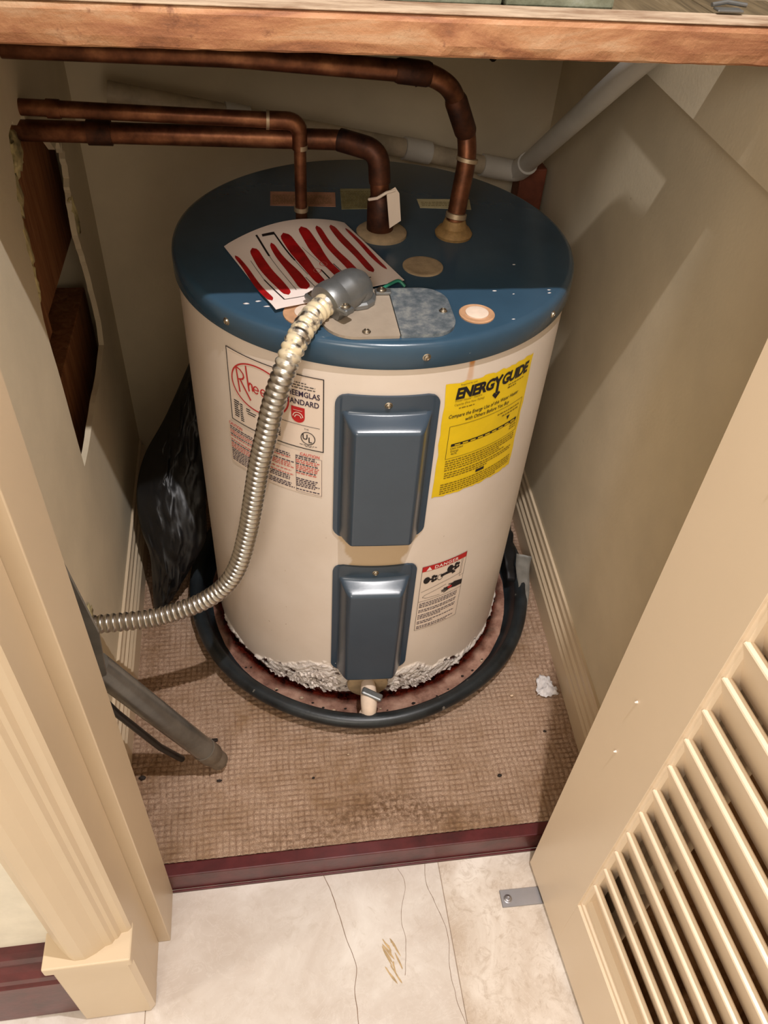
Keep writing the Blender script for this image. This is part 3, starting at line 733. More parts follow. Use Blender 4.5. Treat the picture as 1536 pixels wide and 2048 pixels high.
# yellow energy label
L3 = patch('energy_label', .0580, .2075, .5525, .7475, M['yellow'], 26, 0, .0016, 'yellow energy guide label')
E = Print(); mpe = mpw
E.text('ENERG', .0725, .7225, .0232, bold=.0011, sx=.86, shear=.12, spacing=.93)
E.text('GUIDE', .1455, .7225, .0232, bold=.0011, sx=.80, shear=.12, spacing=.93)
E.line([(.1330, .7395), (.1385, .7300), (.1450, .7395)], .0045).line([(.1390, .7325), (.1390, .7120)], .0045).poly([(.1390, .7030), (.1320, .7110), (.1350, .7145), (.1390, .7105), (.1430, .7145), (.1460, .7110)])
E.text('Compare the Energy Use of this Water Heater', .0665, .6925, .0082, bold=.0001, sx=.76, shear=.15)
E.text('with Others Before You Buy', .0925, .6830, .0082, bold=.0001, sx=.80, shear=.15)
E.rect(.0765, .6425, .1960, .6470)
E.poly([(.1705, .6600), (.1775, .6600), (.1740, .6525)])
E.rect(.1265, .5785, .1420, .5835); E.frame(.0705, .6215, .2010, .6785, .0006)
E.text('Uses Least', .076, .6375, .0052, sx=.9).text('Energy', .077, .6325, .0052, sx=.9).text('4676', .078, .6275, .0052, sx=.9)
E.build('black_print', mpe, M['ink'], L3)
Ey = Print(); ry = random.Random(8)
for k in range(9): a = .082+k*.0125; Ey.rect(a, .6438, a+.0085, .6456)
Ey.build('scale_lettering', lambda a, b: wpt(a, b, .0017), M['yellow'], L3)
Ef = Print()
Ef.text('Required by Law', .0780, .7425, .0040, sx=.9).text('Water Heater - Electric', .0728, .7175, .0050, sx=.85).text('Capacity (First Hour Rating)', .0728, .7115, .0050, sx=.80).fine(.080, .105, .7060, .0014, ry)
Ef.fine(.160, .1930, .7160, .0014, ry).fine(.160, .178, .7110, .0022, ry).fine(.150, .196, .6700, .0016, ry).fine(.160, .194, .6640, .0018, ry)
for v in (.6390, .6345, .6300): Ef.fine(.183, .197, v, .0018, ry)
for k in range(5): Ef.fine(.0715, .199-.02*(k == 4)-.03*(k == 3), .6165-k*.0042, .0017, ry)
for k in range(3): Ef.fine(.0725, .196-.05*(k == 2), .5940-k*.0042, .0017, ry)
for k in range(5): Ef.fine(.0690, .200-.03*(k == 4), .5735-k*.0042, .0016, ry)
Ef.build('fine_print', mpe, M['yellink'], L3)
# danger label
L4 = patch('danger_label', .0590, .1415, .2440, .4045, M['labelwhite'], 16, 0, 0, 'scald danger label with red heading')
D_ = Print().rect(.0590, .3925, .1415, .4045); D_.build('red_band', mpw, M['logored'], L4)
Dw = Print().text('DANGER', .0800, .3950, .0098, bold=.0002, sx=1.0, spacing=1.18); Dw.add([(.0660, .3940), (.0760, .3940), (.0710, .4028)], [(0, 1, 2)])
Dw.build('white_lettering', lambda a, b: wpt(a, b, .0018), M['paper'], L4)
Dk = Print().frame(.0590, .2440, .1415, .4045, .0005); Dk.line([(.059, .319), (.1415, .319)], .0006)
for cx_, cz_ in ((.0715, .3700), (.1130, .3805)):
    Dk.ell(cx_-.002, cz_, .0058, .0078); Dk.rect(cx_, cz_-.002, cx_+.010, cz_+.002)
    for s_ in (-1, 1): Dk.ell(cx_+.0095, cz_+s_*.0050, .0034, .0034); Dk.ell(cx_+.0140, cz_+s_*.0035, .0026, .0030)
Dk.ell(.0935, .3685, .0052, .0072, .0010); Dk.line([(.0945, .3700), (.1020, .3722), (.1130, .3728), (.1185, .3705), (.1195, .3655)], .0062)
Dk.line([(.062, .343), (.095, .352), (.135, .3575)], .0006).line([(.098, .3235), (.072, .3250), (.0655, .3290), (.0700, .3335), (.108, .3440)], .0006).line([(.1330, .392), (.1330, .350), (.1415, .352)], .0005).line([(.1355, .392), (.1355, .356)], .0005)
# hand under the tap: palm, four fingers, thumb and forearm silhouette
Dk.poly([(.1185, .3380), (.1240, .3420), (.1415, .3375), (.1415, .3255), (.1280, .3265), (.1170, .3285), (.1120, .3320)])
for a, b in (((.1180, .3350), (.1040, .3345)), ((.1170, .3330), (.1000, .3310)), ((.1165, .3310), (.1010, .3275)), ((.1175, .3295), (.1050, .3245)), ((.1215, .3390), (.1130, .3405))): Dk.line([a, b], .0021)
Dk.build('black_print', mpw, M['ink'], L4)
Dr = Print().ell(.1160, .3335, .0045, .0030); Dr.build('red_scald_mark', lambda a, b: wpt(a, b, .0017), M['logored'], L4)
Df = Print()
for k, n_ in enumerate((1, 1, 1, 0, 1, 1, 0, 1, 1, .6, 0, 1, .4, 0, 1, .8)):
    if n_: Df.fine(.0620, .062+.072*n_, .3120-k*.0043, .0017, ry)
Df.build('fine_print', mpw, M['navy'], L4)

# ---- junction plate on the lid, connector, ground wire
def rrect(x0, x1, y0, y1, r0, r1, n=8):
    P = []
    for cx_, cy_, a, r in ((x1-r1, y0+r1, -PI/2, r1), (x1-r1, y1-r1, 0, r1), (x0+r0, y1-r0, PI/2, r0), (x0+r0, y0+r0, PI, r0)):
        for k in range(n+1): P.append((cx_+r*math.cos(a+k*PI/2/n), cy_+r*math.sin(a+k*PI/2/n)))
    return P
def slab(name, P, z0, z1, mat, parent):
    bm = bmesh.new(); prism(bm, P, 'z', z0, z1); return frombm(name, bm, mat, parent)
jp = tag(empty('junction_plate', (.08, .35, HZ)), 'galvanised metal junction cover plate screwed on the blue lid', 'cover plate')
J = lambda x, y: (x-.08, y-.35)
slab('dusty_half', [J(x, y) for x, y in rrect(-.006, .0845, .2925, .404, .040, .002)], .0002, .0040, M['dustgalv'], jp)['label'] = 'tan dusty half'
slab('plate', [J(x, y) for x, y in rrect(.0855, .1575, .2930, .4035, .002, .034)], .0002, .0048, M['galv'], jp)
for x, y in ((.146, .345), (.045, .302)): screw(jp, (*J(x, y), .0046), (0, 0, 1), .0042)
conn = tag(empty('conduit_connector', (.036, .372, HZ+.004)), 'grey zinc clamp connector joining the flexible conduit to the lid plate', 'connector')
c0 = Vector((0, 0, 0)); mouth = Vector((.0, .342, .832))-Vector((.036, .372, HZ+.004))
body = bend([(0.004, 0.004, .0), (.004, .004, .022), mouth], .016, 8)
bp_, _ = resample(body, 26)
sweep('clamp_body', bp_, lambda i: .0235-.003*abs(i-12)/12+(.0015 if i > 20 else 0), M['zinc'], conn, 28)
dirv = (bp_[-1]-bp_[-4]).normalized(); side = dirv.cross(Vector((0, 0, 1))).normalized()
sweep('clamp_strap', [bp_[-8], bp_[-6], bp_[-4], bp_[-2], bp_[-1]+dirv*.001], lambda i: (.0238, .0246, .0250, .0248, .0235)[i], M['zinc'], conn, 28)
for sgn in (-1, 1):
    p = bp_[-3]+side*sgn*.027+Vector((0, 0, .002 if sgn < 0 else -.004))
    bm = bmesh.new(); bbox(bm, (-.009, -.008, -.004), (.009, .008, .004), .003, 2)
    bmesh.ops.rotate(bm, verts=bm.verts, cent=(0, 0, 0), matrix=Matrix.Rotation(math.atan2(side.y, side.x), 3, 'Z'))
    bmesh.ops.translate(bm, verts=bm.verts, vec=p); frombm('clamp_ear', bm, M['zinc'], conn)
    screw(conn, p+Vector((0, 0, .004)), (0, 0, 1), .0052)
lathe('locknut', [(.026, 0), (.026, .005), (.023, .007), (.021, .007)], M['zinc'], conn, (.004, .004, .001), 12, False)
gw = tag(sweep('ground_wire', catmull([(.108, .408, HZ+.004), (.100, .412, HZ+.010), (.088, .406, HZ+.009), (.078, .398, HZ+.008)], 6), .0022, M['green'], None, 8), 'short green ground wire end lying at the edge of the lid plate', 'wire')
gc = tag(empty('ground_screw', (.077, .392, HZ+.0045)), 'small grey ground screw and clip beside the green wire', 'screw')
box('clip', (-.010, -.006, 0), (.010, .006, .004), M['zinc'], gc, .001); screw(gc, (-.002, 0, .004), (0, 0, 1), .0052)

# ---- flexible conduit
CP = [(.001, .343, .8330), (-.020, .315, .8300), (-.041, .278, .8180), (-.055, .262, .7920), (-.069, .258, .7490), (-.079, .258, .7040), (-.090, .262, .6520), (-.101, .266, .5860), (-.112, .270, .5230), (-.129, .272, .4560), (-.152, .274, .4090), (-.188, .274, .3760), (-.231, .270, .3600), (-.268, .266, .3540), (-.303, .262, .3560), (-.351, .258, .3590)]
NR = int(sum((Vector(a)-Vector(b)).length for a, b in zip(CP, CP[1:]))/.0089); per = 8
pts, LEN = resample(catmull(CP, 14), NR*per+1)
prof = [.0122, .0131, .0139, .0143, .0144, .0142, .0136, .0127]
fc = sweep('flexible_conduit', pts, lambda i: prof[i % per], M['steel'], None, 26)
# drop the sharp marks made by the ridges, keep the tube smooth
tag(fc, 'ribbed silver flexible metal conduit looping from the lid down to the left wall', 'conduit')
esc = lump('hole_putty', (-.351, .262, .374), (.004, .016, .020), M['gyp'], wl, 5, .5)

# ---- red striped card on the lid
CA = Vector((-.123, .53)); CU = Vector((.94045, .33992)); CV = Vector((CU.y, -CU.x))
def cardp(u, v, off=0.0):
    bow = .014*math.exp(-(v/.05)**2)*(math.sin(PI*min(max(u/.18, 0), 1))**.8)+.003*math.sin(PI*u/.18)+.004*(u/.18)
    lift = .0028+bow+.004*math.exp(-((u-.0)/.03)**2)*math.exp(-((v-.187)/.04)**2)
    p = CA+CU*u+CV*v; return (p.x, p.y, HZ+lift+off)
def cardmesh():
    V, F = [], []; n = 26
    for s_ in (0, 1):
        for j in range(n+1):
            for i in range(n+1):
                u = .1805*i/n; v0 = .0035-.004*math.sin(PI*i/n); v1 = .1873-.0052*i/n; V.append(cardp(u, v0+(v1-v0)*j/n, -.0007*s_))
    W = n+1; B = W*W
    for j in range(n):
        for i in range(n):
            a = j*W+i; F.append((a, a+W, a+W+1, a+1)); F.append((B+a, B+a+1, B+a+W+1, B+a+W))
    for i in range(n):
        F.append((i, i+1, B+i+1, B+i)); k = n*W+i; F.append((k+1, k, B+k, B+k+1)); F.append((i*W+W, i*W, B+i*W, B+i*W+W)); k = i*W+n; F.append((k, k+W, B+k+W, B+k))
    return V, F
V, F = cardmesh(); card = pyd('striped_card', V, F, M['paper'], None, True); sharp(card, 50)
tag(card, 'white card with eight wavy red bars lying on the blue lid', 'card')
strp = [(.0035, .036, .166, (.004, .006, .007, .008)), (.0275, .035, .1605, (.010, .0125, .0125, .010)), (.0550, .037, .157, (.006, .009, .013, .014)), (.0785, .025, .157, (.013, .016, .012, .011)), (.1060, .019, .152, (.013, .0155, .010, .011)), (.1285, .020, .146, (.008, .009, .0105, .011)), (.1525, .018, .151, (.009, .011, .009, .009)), (.1722, .025, .150, (.005, .006, .0065, .004))]
for k, (uc, va, vb, ws) in enumerate(strp):
    P_ = Print(); n = 26; V, F = [], []
    for i in range(n+1):
        s_ = i/n; q = s_*3; a = int(min(q, 2)); wv = ws[a]+(ws[a+1]-ws[a])*(q-a)
        endr = min(1, math.sqrt(max(0, 1-(1-min(s_, 1-s_)*n/2.6)**2)) if min(s_, 1-s_)*n < 2.6 else 1)
        wv *= 1.12; c = uc+.0010*math.sin(s_*7+k*1.7); V += [(c-wv/2*endr, va+(vb-va)*s_), (c+wv/2*endr, va+(vb-va)*s_)]
    F = [(2*i, 2*i+1, 2*i+3, 2*i+2) for i in range(n)]
    P_.add(V, F); o = P_.build('red_bar', lambda a, b: cardp(a, b, .0004), M['red'], card)
def cardline(P, w):
    P_ = Print()
    for (a, b) in zip(P, P[1:]):
        n = 14; Q = [(a[0]+(b[0]-a[0])*i/n, a[1]+(b[1]-a[1])*i/n) for i in range(n+1)]; P_.line(Q, w)
    P_.build('black_line', lambda a, b: cardp(a, b, .0006), M['ink'], card)
cardline([(.043, .0134), (.0422, .062)], .0026); cardline([(.0422, .062), (.0415, .1535)], .0006)
cardline([(.0495, .0185), (.0665, .0215)], .0055); cardline([(.0655, .020), (.0690, .085)], .0022); cardline([(.0690, .085), (.0700, .125)], .0007)
cardline([(.0150, .1114), (.0185, .1700)], .0016); cardline([(.0185, .1700), (.0448, .1712)], .0009)
cardline([(.0645, .130), (.0665, .176)], .0008); cardline([(.0905, .120), (.0912, .160)], .0020); cardline([(.1120, .112), (.1150, .158)], .0012); cardline([(.1153, .1600), (.1424, .1621)], .0020); cardline([(.0900, .060), (.1, .120)], .0005); cardline([(.0165, .060), (.0150, .112)], .0005)
for (uc, vc) in ((.0935, .108), (.0790, .121)):
    P_ = Print().ell(uc+.006, vc, .0052, .0062, .0010, 20); P_.build('pink_ring', lambda a, b: cardp(a, b, .0007), paint('pale_red_print', srgb(206, 104, 96), .5), card)

# ================================================================== DRAIN PAN
PC = Vector((.0935, .547, 0)); PR = .342
dp = tag(empty('drain_pan', (PC.x, PC.y, ZF)), 'round black plastic drain pan with rusty bottom under the water heater', 'pan')
def build_pan():
    n = 220
    def rim(a):    # rim wanders a little, pinched against the right wall
        return 1+.004*math.sin(3*a+.6)+.003*math.sin(7*a)
    prof_out = [(.318, .0), (.330, .018), (.3365, .032)]
    bead = [(PR-.013+.0135*math.cos(t_), .036+.0125*math.sin(t_)) for t_ in [math.radians(x) for x in (-60, -30, 0, 30, 60, 90, 120, 150, 180)]]
    inner = [(.314, .024), (.308, .010), (.300, .0055)]
    V, F = [], []; pr = prof_out+bead+inner
    for r, z in pr:
        for i in range(n):
            a = 2*PI*i/n; k = rim(a); wob_ = .0016*math.sin(5*a+1); x, y = r*k*math.cos(a), r*k*math.sin(a)
            xm = xr(PC.y+y)-.018-PC.x; x = min(x, xm); V.append((x, y, z+wob_*(z > .02)))
    for j in range(len(pr)-1):
        for i in range(n): F.append((j*n+i, j*n+(i+1) % n, (j+1)*n+(i+1) % n, (j+1)*n+i))
    o = pyd('rim', V, F, M['rubber'], dp, True); sharp(o, 50); o['label'] = 'black rolled rim'
    # pan bottom
    nr = 46; V, F = [], []; wet = []
    for j in range(nr):
        r = .20+(.304-.20)*j/(nr-1)
        for i in range(n):
            a = 2*PI*i/n; x, y = r*math.cos(a), r*math.sin(a)
            d = math.hypot(x+PC.x-HC.x, y+PC.y-HC.y)-HR; nz = noise.fractal(Vector((x*30, y*30, 0)), 1, 2, 4)
            fr = .6+.4*math.cos(a+PI/2)
            wet.append(max(0, min(1, 1.25-(d-.001)/(.011+.012*max(0, nz+.25)))))
            V.append((x, y, .0055+.0008*nz))
    for j in range(nr-1):
        for i in range(n): F.append((j*n+i, j*n+(i+1) % n, (j+1)*n+(i+1) % n, (j+1)*n+i))
    me = bpy.data.meshes.new('pan_bottom'); me.from_pydata(V, [], F); me.update()
    at = me.attributes.new('wet', 'FLOAT', 'POINT'); at.data.foreach_set('value', wet)
    o = put('pan_bottom', me, M['pan'], dp, True); o['label'] = 'rust-brown pan bottom with a wet ring'
    lathe('pan_underside', [(.001, .001), (.318, .001), (.318, .004), (.001, .004)], M['rubber'], dp, (0, 0, 0), 64, False)
build_pan()
def ribbon(name, P, wv, thick, mat, parent, upv=(0, 0, 1), seed=0, crump=.002):
    P = resample(catmull(P, 8), 24)[0]; V, F = [], []; n = len(P); m_ = 5
    for s_ in (0, 1):
        for i, p in enumerate(P):
            t_ = (P[min(i+1, n-1)]-P[max(i-1, 0)]).normalized(); b = t_.cross(Vector(upv)).normalized(); up = b.cross(t_)
            ww = wv(i/(n-1)) if callable(wv) else wv
            for k in range(m_):
                q = p+b*ww*(k/(m_-1)-.5); nn = noise.noise(q*60+Vector((seed, 0, 0)))*crump
                V.append(q+up*(nn-s_*thick))
    B = n*m_
    for i in range(n-1):
        for k in range(m_-1):
            a = i*m_+k; F.append((a, a+1, a+m_+1, a+m_)); F.append((B+a, B+a+m_, B+a+m_+1, B+a+1))
        a = i*m_; F.append((a, a+m_, B+a+m_, B+a)); a += m_-1; F.append((a+m_, a, B+a, B+a+m_))
    F.append(tuple(range(m_))+tuple(range(B+m_-1, B-1, -1))); e = (n-1)*m_; F.append(tuple(range(e+m_-1, e-1, -1))+tuple(range(B+e, B+e+m_)))
    return pyd(name, V, F, mat, parent, True)
D2 = lambda x, y, z: (x-PC.x, y-PC.y, z-ZF)
ribbon('torn_strip', [D2(.385, .385, .078), (D2(.405, .43, .090)), D2(.420, .48, .100), D2(.428, .525, .106), D2(.440, .56, .110)], lambda s_: .010+.022*s_, .0012, M['soft'], dp, (0, 0, 1), 3, .004)['label'] = 'torn grey inner strip'
ribbon('torn_flap', [D2(.400, .50, .098), D2(.408, .56, .112), D2(.412, .62, .118), D2(.420, .69, .108)], lambda s_: .018+.030*s_, .0016, M['bag'], dp, (.35, 0, 1), 8, .006)['label'] = 'black torn flap'
# pale and dark crumbs in the pan
for k in range(26):
    a = rf.uniform(-2.5, -.6); r = rf.uniform(.287, .298) if k < 16 else rf.uniform(.29, .306); s = rf.uniform(.0012, .003)
    lump('rust_crumb', (r*math.cos(a), r*math.sin(a), .0068), (s*1.5, s, s*.7), M['lightdebris'] if k % 4 == 0 else M['debris'], dp, k, .4, 1)

# ================================================================== PIPES
def cpipe(name, P, r, label, rings=(), mat=None, rb=.03):
    o = empty(name, P[0]); o0 = Vector(P[0]); Q = [Vector(p)-o0 for p in P]
    sweep('pipe', bend(Q, rb, 7), r, mat or M['copper'], o, 20)
    for (a, b, k, mt) in rings:
        sweep(k, [Vector(a)-o0, Vector(a).lerp(Vector(b), .1)-o0, Vector(a).lerp(Vector(b), .9)-o0, Vector(b)-o0], lambda i: (r+.0005, r+.0022, r+.0022, r+.0005)[i], mt, o, 20)
    return tag(o, label, 'pipe')
r1 = .0128
p1 = cpipe('copper_pipe', [(.203, .561, .835), (.2135, .575, .921), (.2075, .590, .960), (.176, .566, 1.010), (.146, .566, 1.024), (-.091, .566, 1.038), (-.366, .566, 1.043)], r1,
    'tall copper riser bending over to run left highest under the wood beam', [((.2035, .5615, .838), (.2045, .563, .846), 'solder_ring', M['solder']), ((.2125, .5735, .912), (.2135, .5745, .918), 'solder_ring', M['solder']), ((.210, .583, .945), (.186, .574, .994), 'elbow_fitting', M['darkcopper']), ((.150, .566, 1.0225), (.105, .566, 1.0265), 'elbow_fitting', M['darkcopper'])], None, .022)
r2 = .0098
p2 = empty('copper_pipe', (-.013, .588, HZ)); tag(p2, 'thin copper riser by the red card turning left as the middle run', 'pipe')
B2 = Vector((-.013, .588, HZ))
sweep('riser', [Vector(p)-B2 for p in ((-.013, .588, HZ-.002), (-.0135, .588, .87), (-.014, .588, .935))], .0083, M['copper'], p2, 18)
sweep('elbow_fitting', [q-B2 for q in bend([(-.014, .588, .922), (-.0145, .588, .9575), (-.055, .588, .9585)], .026, 8)], lambda i: .0100 if i < 3 else .0112, M['copper'], p2, 20)
sweep('pipe', [Vector(p)-B2 for p in ((-.050, .588, .9585), (-.20, .588, .964), (-.375, .588, .971))], r2, M['copper'], p2, 20)
sweep('coupling', [Vector(p)-B2 for p in ((-.310, .588, .9682), (-.326, .588, .9688))], r2+.0015, M['copper'], p2, 20)
for z in (.838, .922): sweep('solder_ring', [Vector((-.0135, .588, z))-B2, Vector((-.0135, .588, z+.006))-B2], .0100, M['solder'], p2, 18)
sweep('solder_ring', [Vector((-.053, .588, .9585))-B2, Vector((-.057, .588, .9587))-B2], .0118, M['solder'], p2, 18)
p3 = empty('copper_pipe', (.097, .567, HZ)); tag(p3, 'short dark copper riser in the tan gasket turning left as the lowest run', 'pipe')
B3 = Vector((.097, .567, HZ))
sweep('sleeve', [Vector(p)-B3 for p in ((.097, .567, .8145), (.0965, .567, .816), (.0955, .568, .860), (.095, .569, .868))], lambda i: (.0180, .0190, .0185, .014)[i], M['darkcopper'], p3, 24)
sweep('pipe', [q-B3 for q in bend([(.0955, .568, .855), (.090, .575, .925), (.05, .600, .930), (-.344, .600, .938), (-.372, .6, .9385)], .030, 8)], .0132, M['copper'], p3, 20)
sweep('elbow_fitting', [q-B3 for q in bend([(.0935, .571, .885), (.090, .575, .925), (.040, .600, .9305)], .028, 8)], .0150, M['darkcopper'], p3, 22)
sweep('coupling', [Vector(p)-B3 for p in ((-.255, .6, .9362), (-.285, .6, .9368))], .0155, M['darkcopper'], p3, 20)
# tag on the middle pipe
tg = empty('hang_tag', (.106, .545, .84)); tag(tg, 'small white paper tag strapped to the dark sleeved copper riser', 'tag')
TB = Vector((.106, .545, .84))
def quadslab(name, P, th_, mat, parent):
    P = [Vector(p) for p in P]; nn = (P[1]-P[0]).cross(P[2]-P[0]).normalized()*th_; n = len(P)
    V = P+[p+nn for p in P]; F = [tuple(range(n)), tuple(range(2*n-1, n-1, -1))]+[(i, (i+1) % n, n+(i+1) % n, n+i) for i in range(n)]
    bm = bmesh.new(); vs = [bm.verts.new(v) for v in V]
    for f in F: bm.faces.new([vs[i] for i in f])
    return frombm(name, bm, mat, parent)
quadslab('paper_tag', [Vector(p)-TB for p in ((.1055, .540, .834), (.1215, .544, .843), (.1180, .552, .878), (.1120, .553, .886), (.1000, .550, .880))], .0008, M['labelwhite'], tg)
sweep('strap', [Vector(p)-TB for p in ((.112, .552, .882), (.100, .549, .880), (.088, .550, .872), (.078, .560, .866))], .0022, M['labelwhite'], tg, 8)
# PVC drain line on the back wall and up the right side
pv = empty('drain_pipe', (.40, .95, .74)); tag(pv, 'white plastic drain pipe sloping along the back wall then up the right wall', 'pipe'); PB = Vector((.40, .95, .74))
yo = -.030
sweep('pipe', [Vector(p)-PB for p in ((-.30, .905, .892), (-.106, .920, .853), (.059, .942, .817), (.221, .965, .782), (.385, .985, .743))], .0165, M['dirtypvc'], pv, 20)
for a, b in (((-.120, .918, .856), (-.080, .924, .847)), ((.195, .961, .788), (.245, .968, .777)), ((.350, .981, .751), (.385, .985, .743))):
    sweep('coupling', [Vector(a)-PB, Vector(b)-PB], .0200, M['pvc'], pv, 22)
sweep('elbow_fitting', [q-PB for q in bend([(.372, .984, .746), (.425, .990, .735), (.428, .945, .768)], .022, 8)], .0200, M['pvc'], pv, 22)
sweep('pipe', [Vector(p)-PB for p in bend([(.428, .950, .765), (.4110, .560, 1.036), (.4170, .482, 1.096), (.4105, .415, 1.120), (.4095, .380, 1.128)], .03, 5)], .0165, M['pvc'], pv, 22)
tag(box('wood_block', (.432, .985, .40), (.484, 1.030, .742), M['redwood'], None, .003), 'red-brown wood block standing in the back right corner', 'block')

# ================================================================== SHELF ABOVE
HZ0, HZ1 = 1.1215, 1.1555
def rough_beam():
    n = 120; V, F = [], []
    prof_ = [(.2655, HZ0+.002), (.2640, HZ0+.010), (.2635, HZ1-.006), (.2655, HZ1-.0015), (.2680, HZ1), (.300, HZ1), (.300, HZ0), (.268, HZ0)]
    x0, x1 = -.3535, .4585
    for i in range(n+1):
        x = x0+(x1-x0)*i/n
        for k, (y, z) in enumerate(prof_):
            nn = noise.fractal(Vector((x*30, k*1.3, 2)), 1, 2, 4)*.0009; V.append((x, y+nn*(k < 5), z+nn*(k in (0, 3, 4, 7))-.005*(x-.05)))
    m_ = len(prof_)
    for i in range(n):
        for k in range(m_): F.append((i*m_+k, i*m_+(k+1) % m_, (i+1)*m_+(k+1) % m_, (i+1)*m_+k))
    F += [tuple(range(m_))[::-1], tuple(range(n*m_, (n+1)*m_))]
    o = pyd('front_beam', V, F, M['headwood'], None, False); bm = bmesh.new(); bm.from_mesh(o.data); bmesh.ops.recalc_face_normals(bm, faces=bm.faces); bm.to_mesh(o.data); bm.free()
    return o
shf = rough_beam(); shf.name = 'shelf_beam'; tag(shf, 'orange-stained wood shelf beam crossing the closet above the water heater', 'beam')
es = box('edge_strip', (-.3535, .2640, HZ1-.0002), (.4585, .300, HZ1+.0014), M['edge'], shf, .0006)
for v in es.data.vertices: v.co.z -= .005*(v.co.x-.05)
dk = tag(box('shelf_deck', (-.3535, .302, 1.133), (.366, .945, 1.153), M['oldwood'], None, .001), 'rough wood shelf deck behind the orange beam', 'shelf')
box('plank', (.368, .575, 1.133), (.466, .98, 1.153), M['oldwood'], dk, .001)
box('plank', (.368, .302, 1.133), (.462, .372, 1.153), M['oldwood'], dk, .001)
for k, (x0, x1, h, y0) in enumerate([(-.30, .046, .030, .305), (.052, .155, .028, .3035), (.158, .262, .024, .3035)]):
    lb = ['grey stone slab on the shelf, leftmost and longest', 'grey-green stone slab in the middle of the shelf', 'mossy grey stone slab nearest the shelf gap'][k]
    tag(box('stone_slab', (x0, y0, 1.1535), (x1, y0+.22, 1.1535+h), M['slate'], None, .003), lb, 'slab', 'stone slabs on the shelf')
hk = empty('hinge_clip', (.374, .300, HZ1+.002)); tag(hk, 'small dark metal clip lying on the beam near its right end', 'clip')
box('clip_plate', (-.013, -.006, 0), (.013, .006, .002), M['zinc'], hk, .0008)
sweep('clip_pin', [(-.016, .004, .004), (.0, .007, .006), (.020, .006, .004)], .002, M['zinc'], hk, 8)

# ================================================================== LOUVRED DOOR
DO = empty('door_1', (.311, -.025, .010), math.atan2(-.9974, .0725)); DO['kind'] = 'structure'
# local frame: +x runs along the door towards the room, +y points left of it; thickness goes to local +y... flipped below
DW, DH, DT = .61, 1.98, .034
# direction +x = (.0725,-.9974); local +y = (.9974,.0725) which is away from the opening -> body occupies y in [0, DT]
SW = .121
def dbox(name, lo, hi, bev=.0004, mat=None): return box(name, lo, hi, mat or M['door_cream'], DO, bev)
dbox('stile', (0, 0, 0), (SW, DT, DH)); dbox('stile', (DW-SW, 0, 0), (DW, DT, DH))
dbox('rail', (SW, 0, 0), (DW-SW, DT, .146)); dbox('rail', (SW, 0, DH-.12), (DW-SW, DT, DH))
bm = bmesh.new(); prism(bm, [(.004, .146), (.004, .153), (.008, .156), (.008, .164), (.013, .170), (.030, .170), (.030, .146)], 'x', SW, DW-SW)
frombm('bead', bm, M['door_cream'], DO)
bm = bmesh.new(); prism(bm, [(SW, .004), (SW+.004, .005), (SW+.006, .009), (SW+.006, .030), (SW, .030)], 'z', .146, DH-.12); frombm('bead', bm, M['door_cream'], DO)
bm = bmesh.new(); prism(bm, [(DW-SW, .004), (DW-SW-.004, .005), (DW-SW-.006, .009), (DW-SW-.006, .030), (DW-SW, .030)], 'z', .146, DH-.12); frombm('bead', bm, M['door_cream'], DO)
# one slat, shared
bm = bmesh.new(); a = Vector((.0025, 0)); dvec = Vector((.0220, -.067)).normalized(); nv_ = Vector((-dvec.y, dvec.x)); Lh, T2 = .0700, .0044
sec = []
for s_, c_ in ((0, 0), (1, 1)):
    pass
pA = a+nv_*0; sec = [a+dvec*.001, a, a+nv_*.0012-dvec*.0012, a+nv_*(2*T2-.0012)-dvec*.0012, a+nv_*2*T2, a+nv_*2*T2+dvec*Lh, a+dvec*Lh]
prism(bm, [(p.x, p.y) for p in sec], 'x', SW+.003, DW-SW-.003)
slat = frombm('slat', bm, M['door_cream'], DO); sme = slat.data
z0 = .2235; slat.location = (0, 0, z0)
k = 1
while z0+k*.0545 < DH-.13:
    s2 = bpy.data.objects.new('slat', sme); COL.objects.link(s2); s2.parent = DO; s2.location = (0, 0, z0+k*.0545); k += 1
for (dx, dz_) in ((.05, .56), (.055, .46), (.078, .93)): screw(DO, (dx, -.0002, dz_), (0, -1, 0), .0013, M['paper'], 'nail_head')
br = empty('door_bracket', (.285, -.074, 0)); tag(br, 'flat silver floor bracket with one screw under the louvred door', 'bracket')
bm = bmesh.new(); bbox(bm, (-.034, -.0135, .0002), (.045, .0135, .0022), .0006, 1); frombm('bracket_plate', bm, M['alu'], br)
screw(br, (-.023, -.001, .0021), (0, 0, 1), .0056, M['alu'])
br.rotation_euler = (0, 0, -.02)

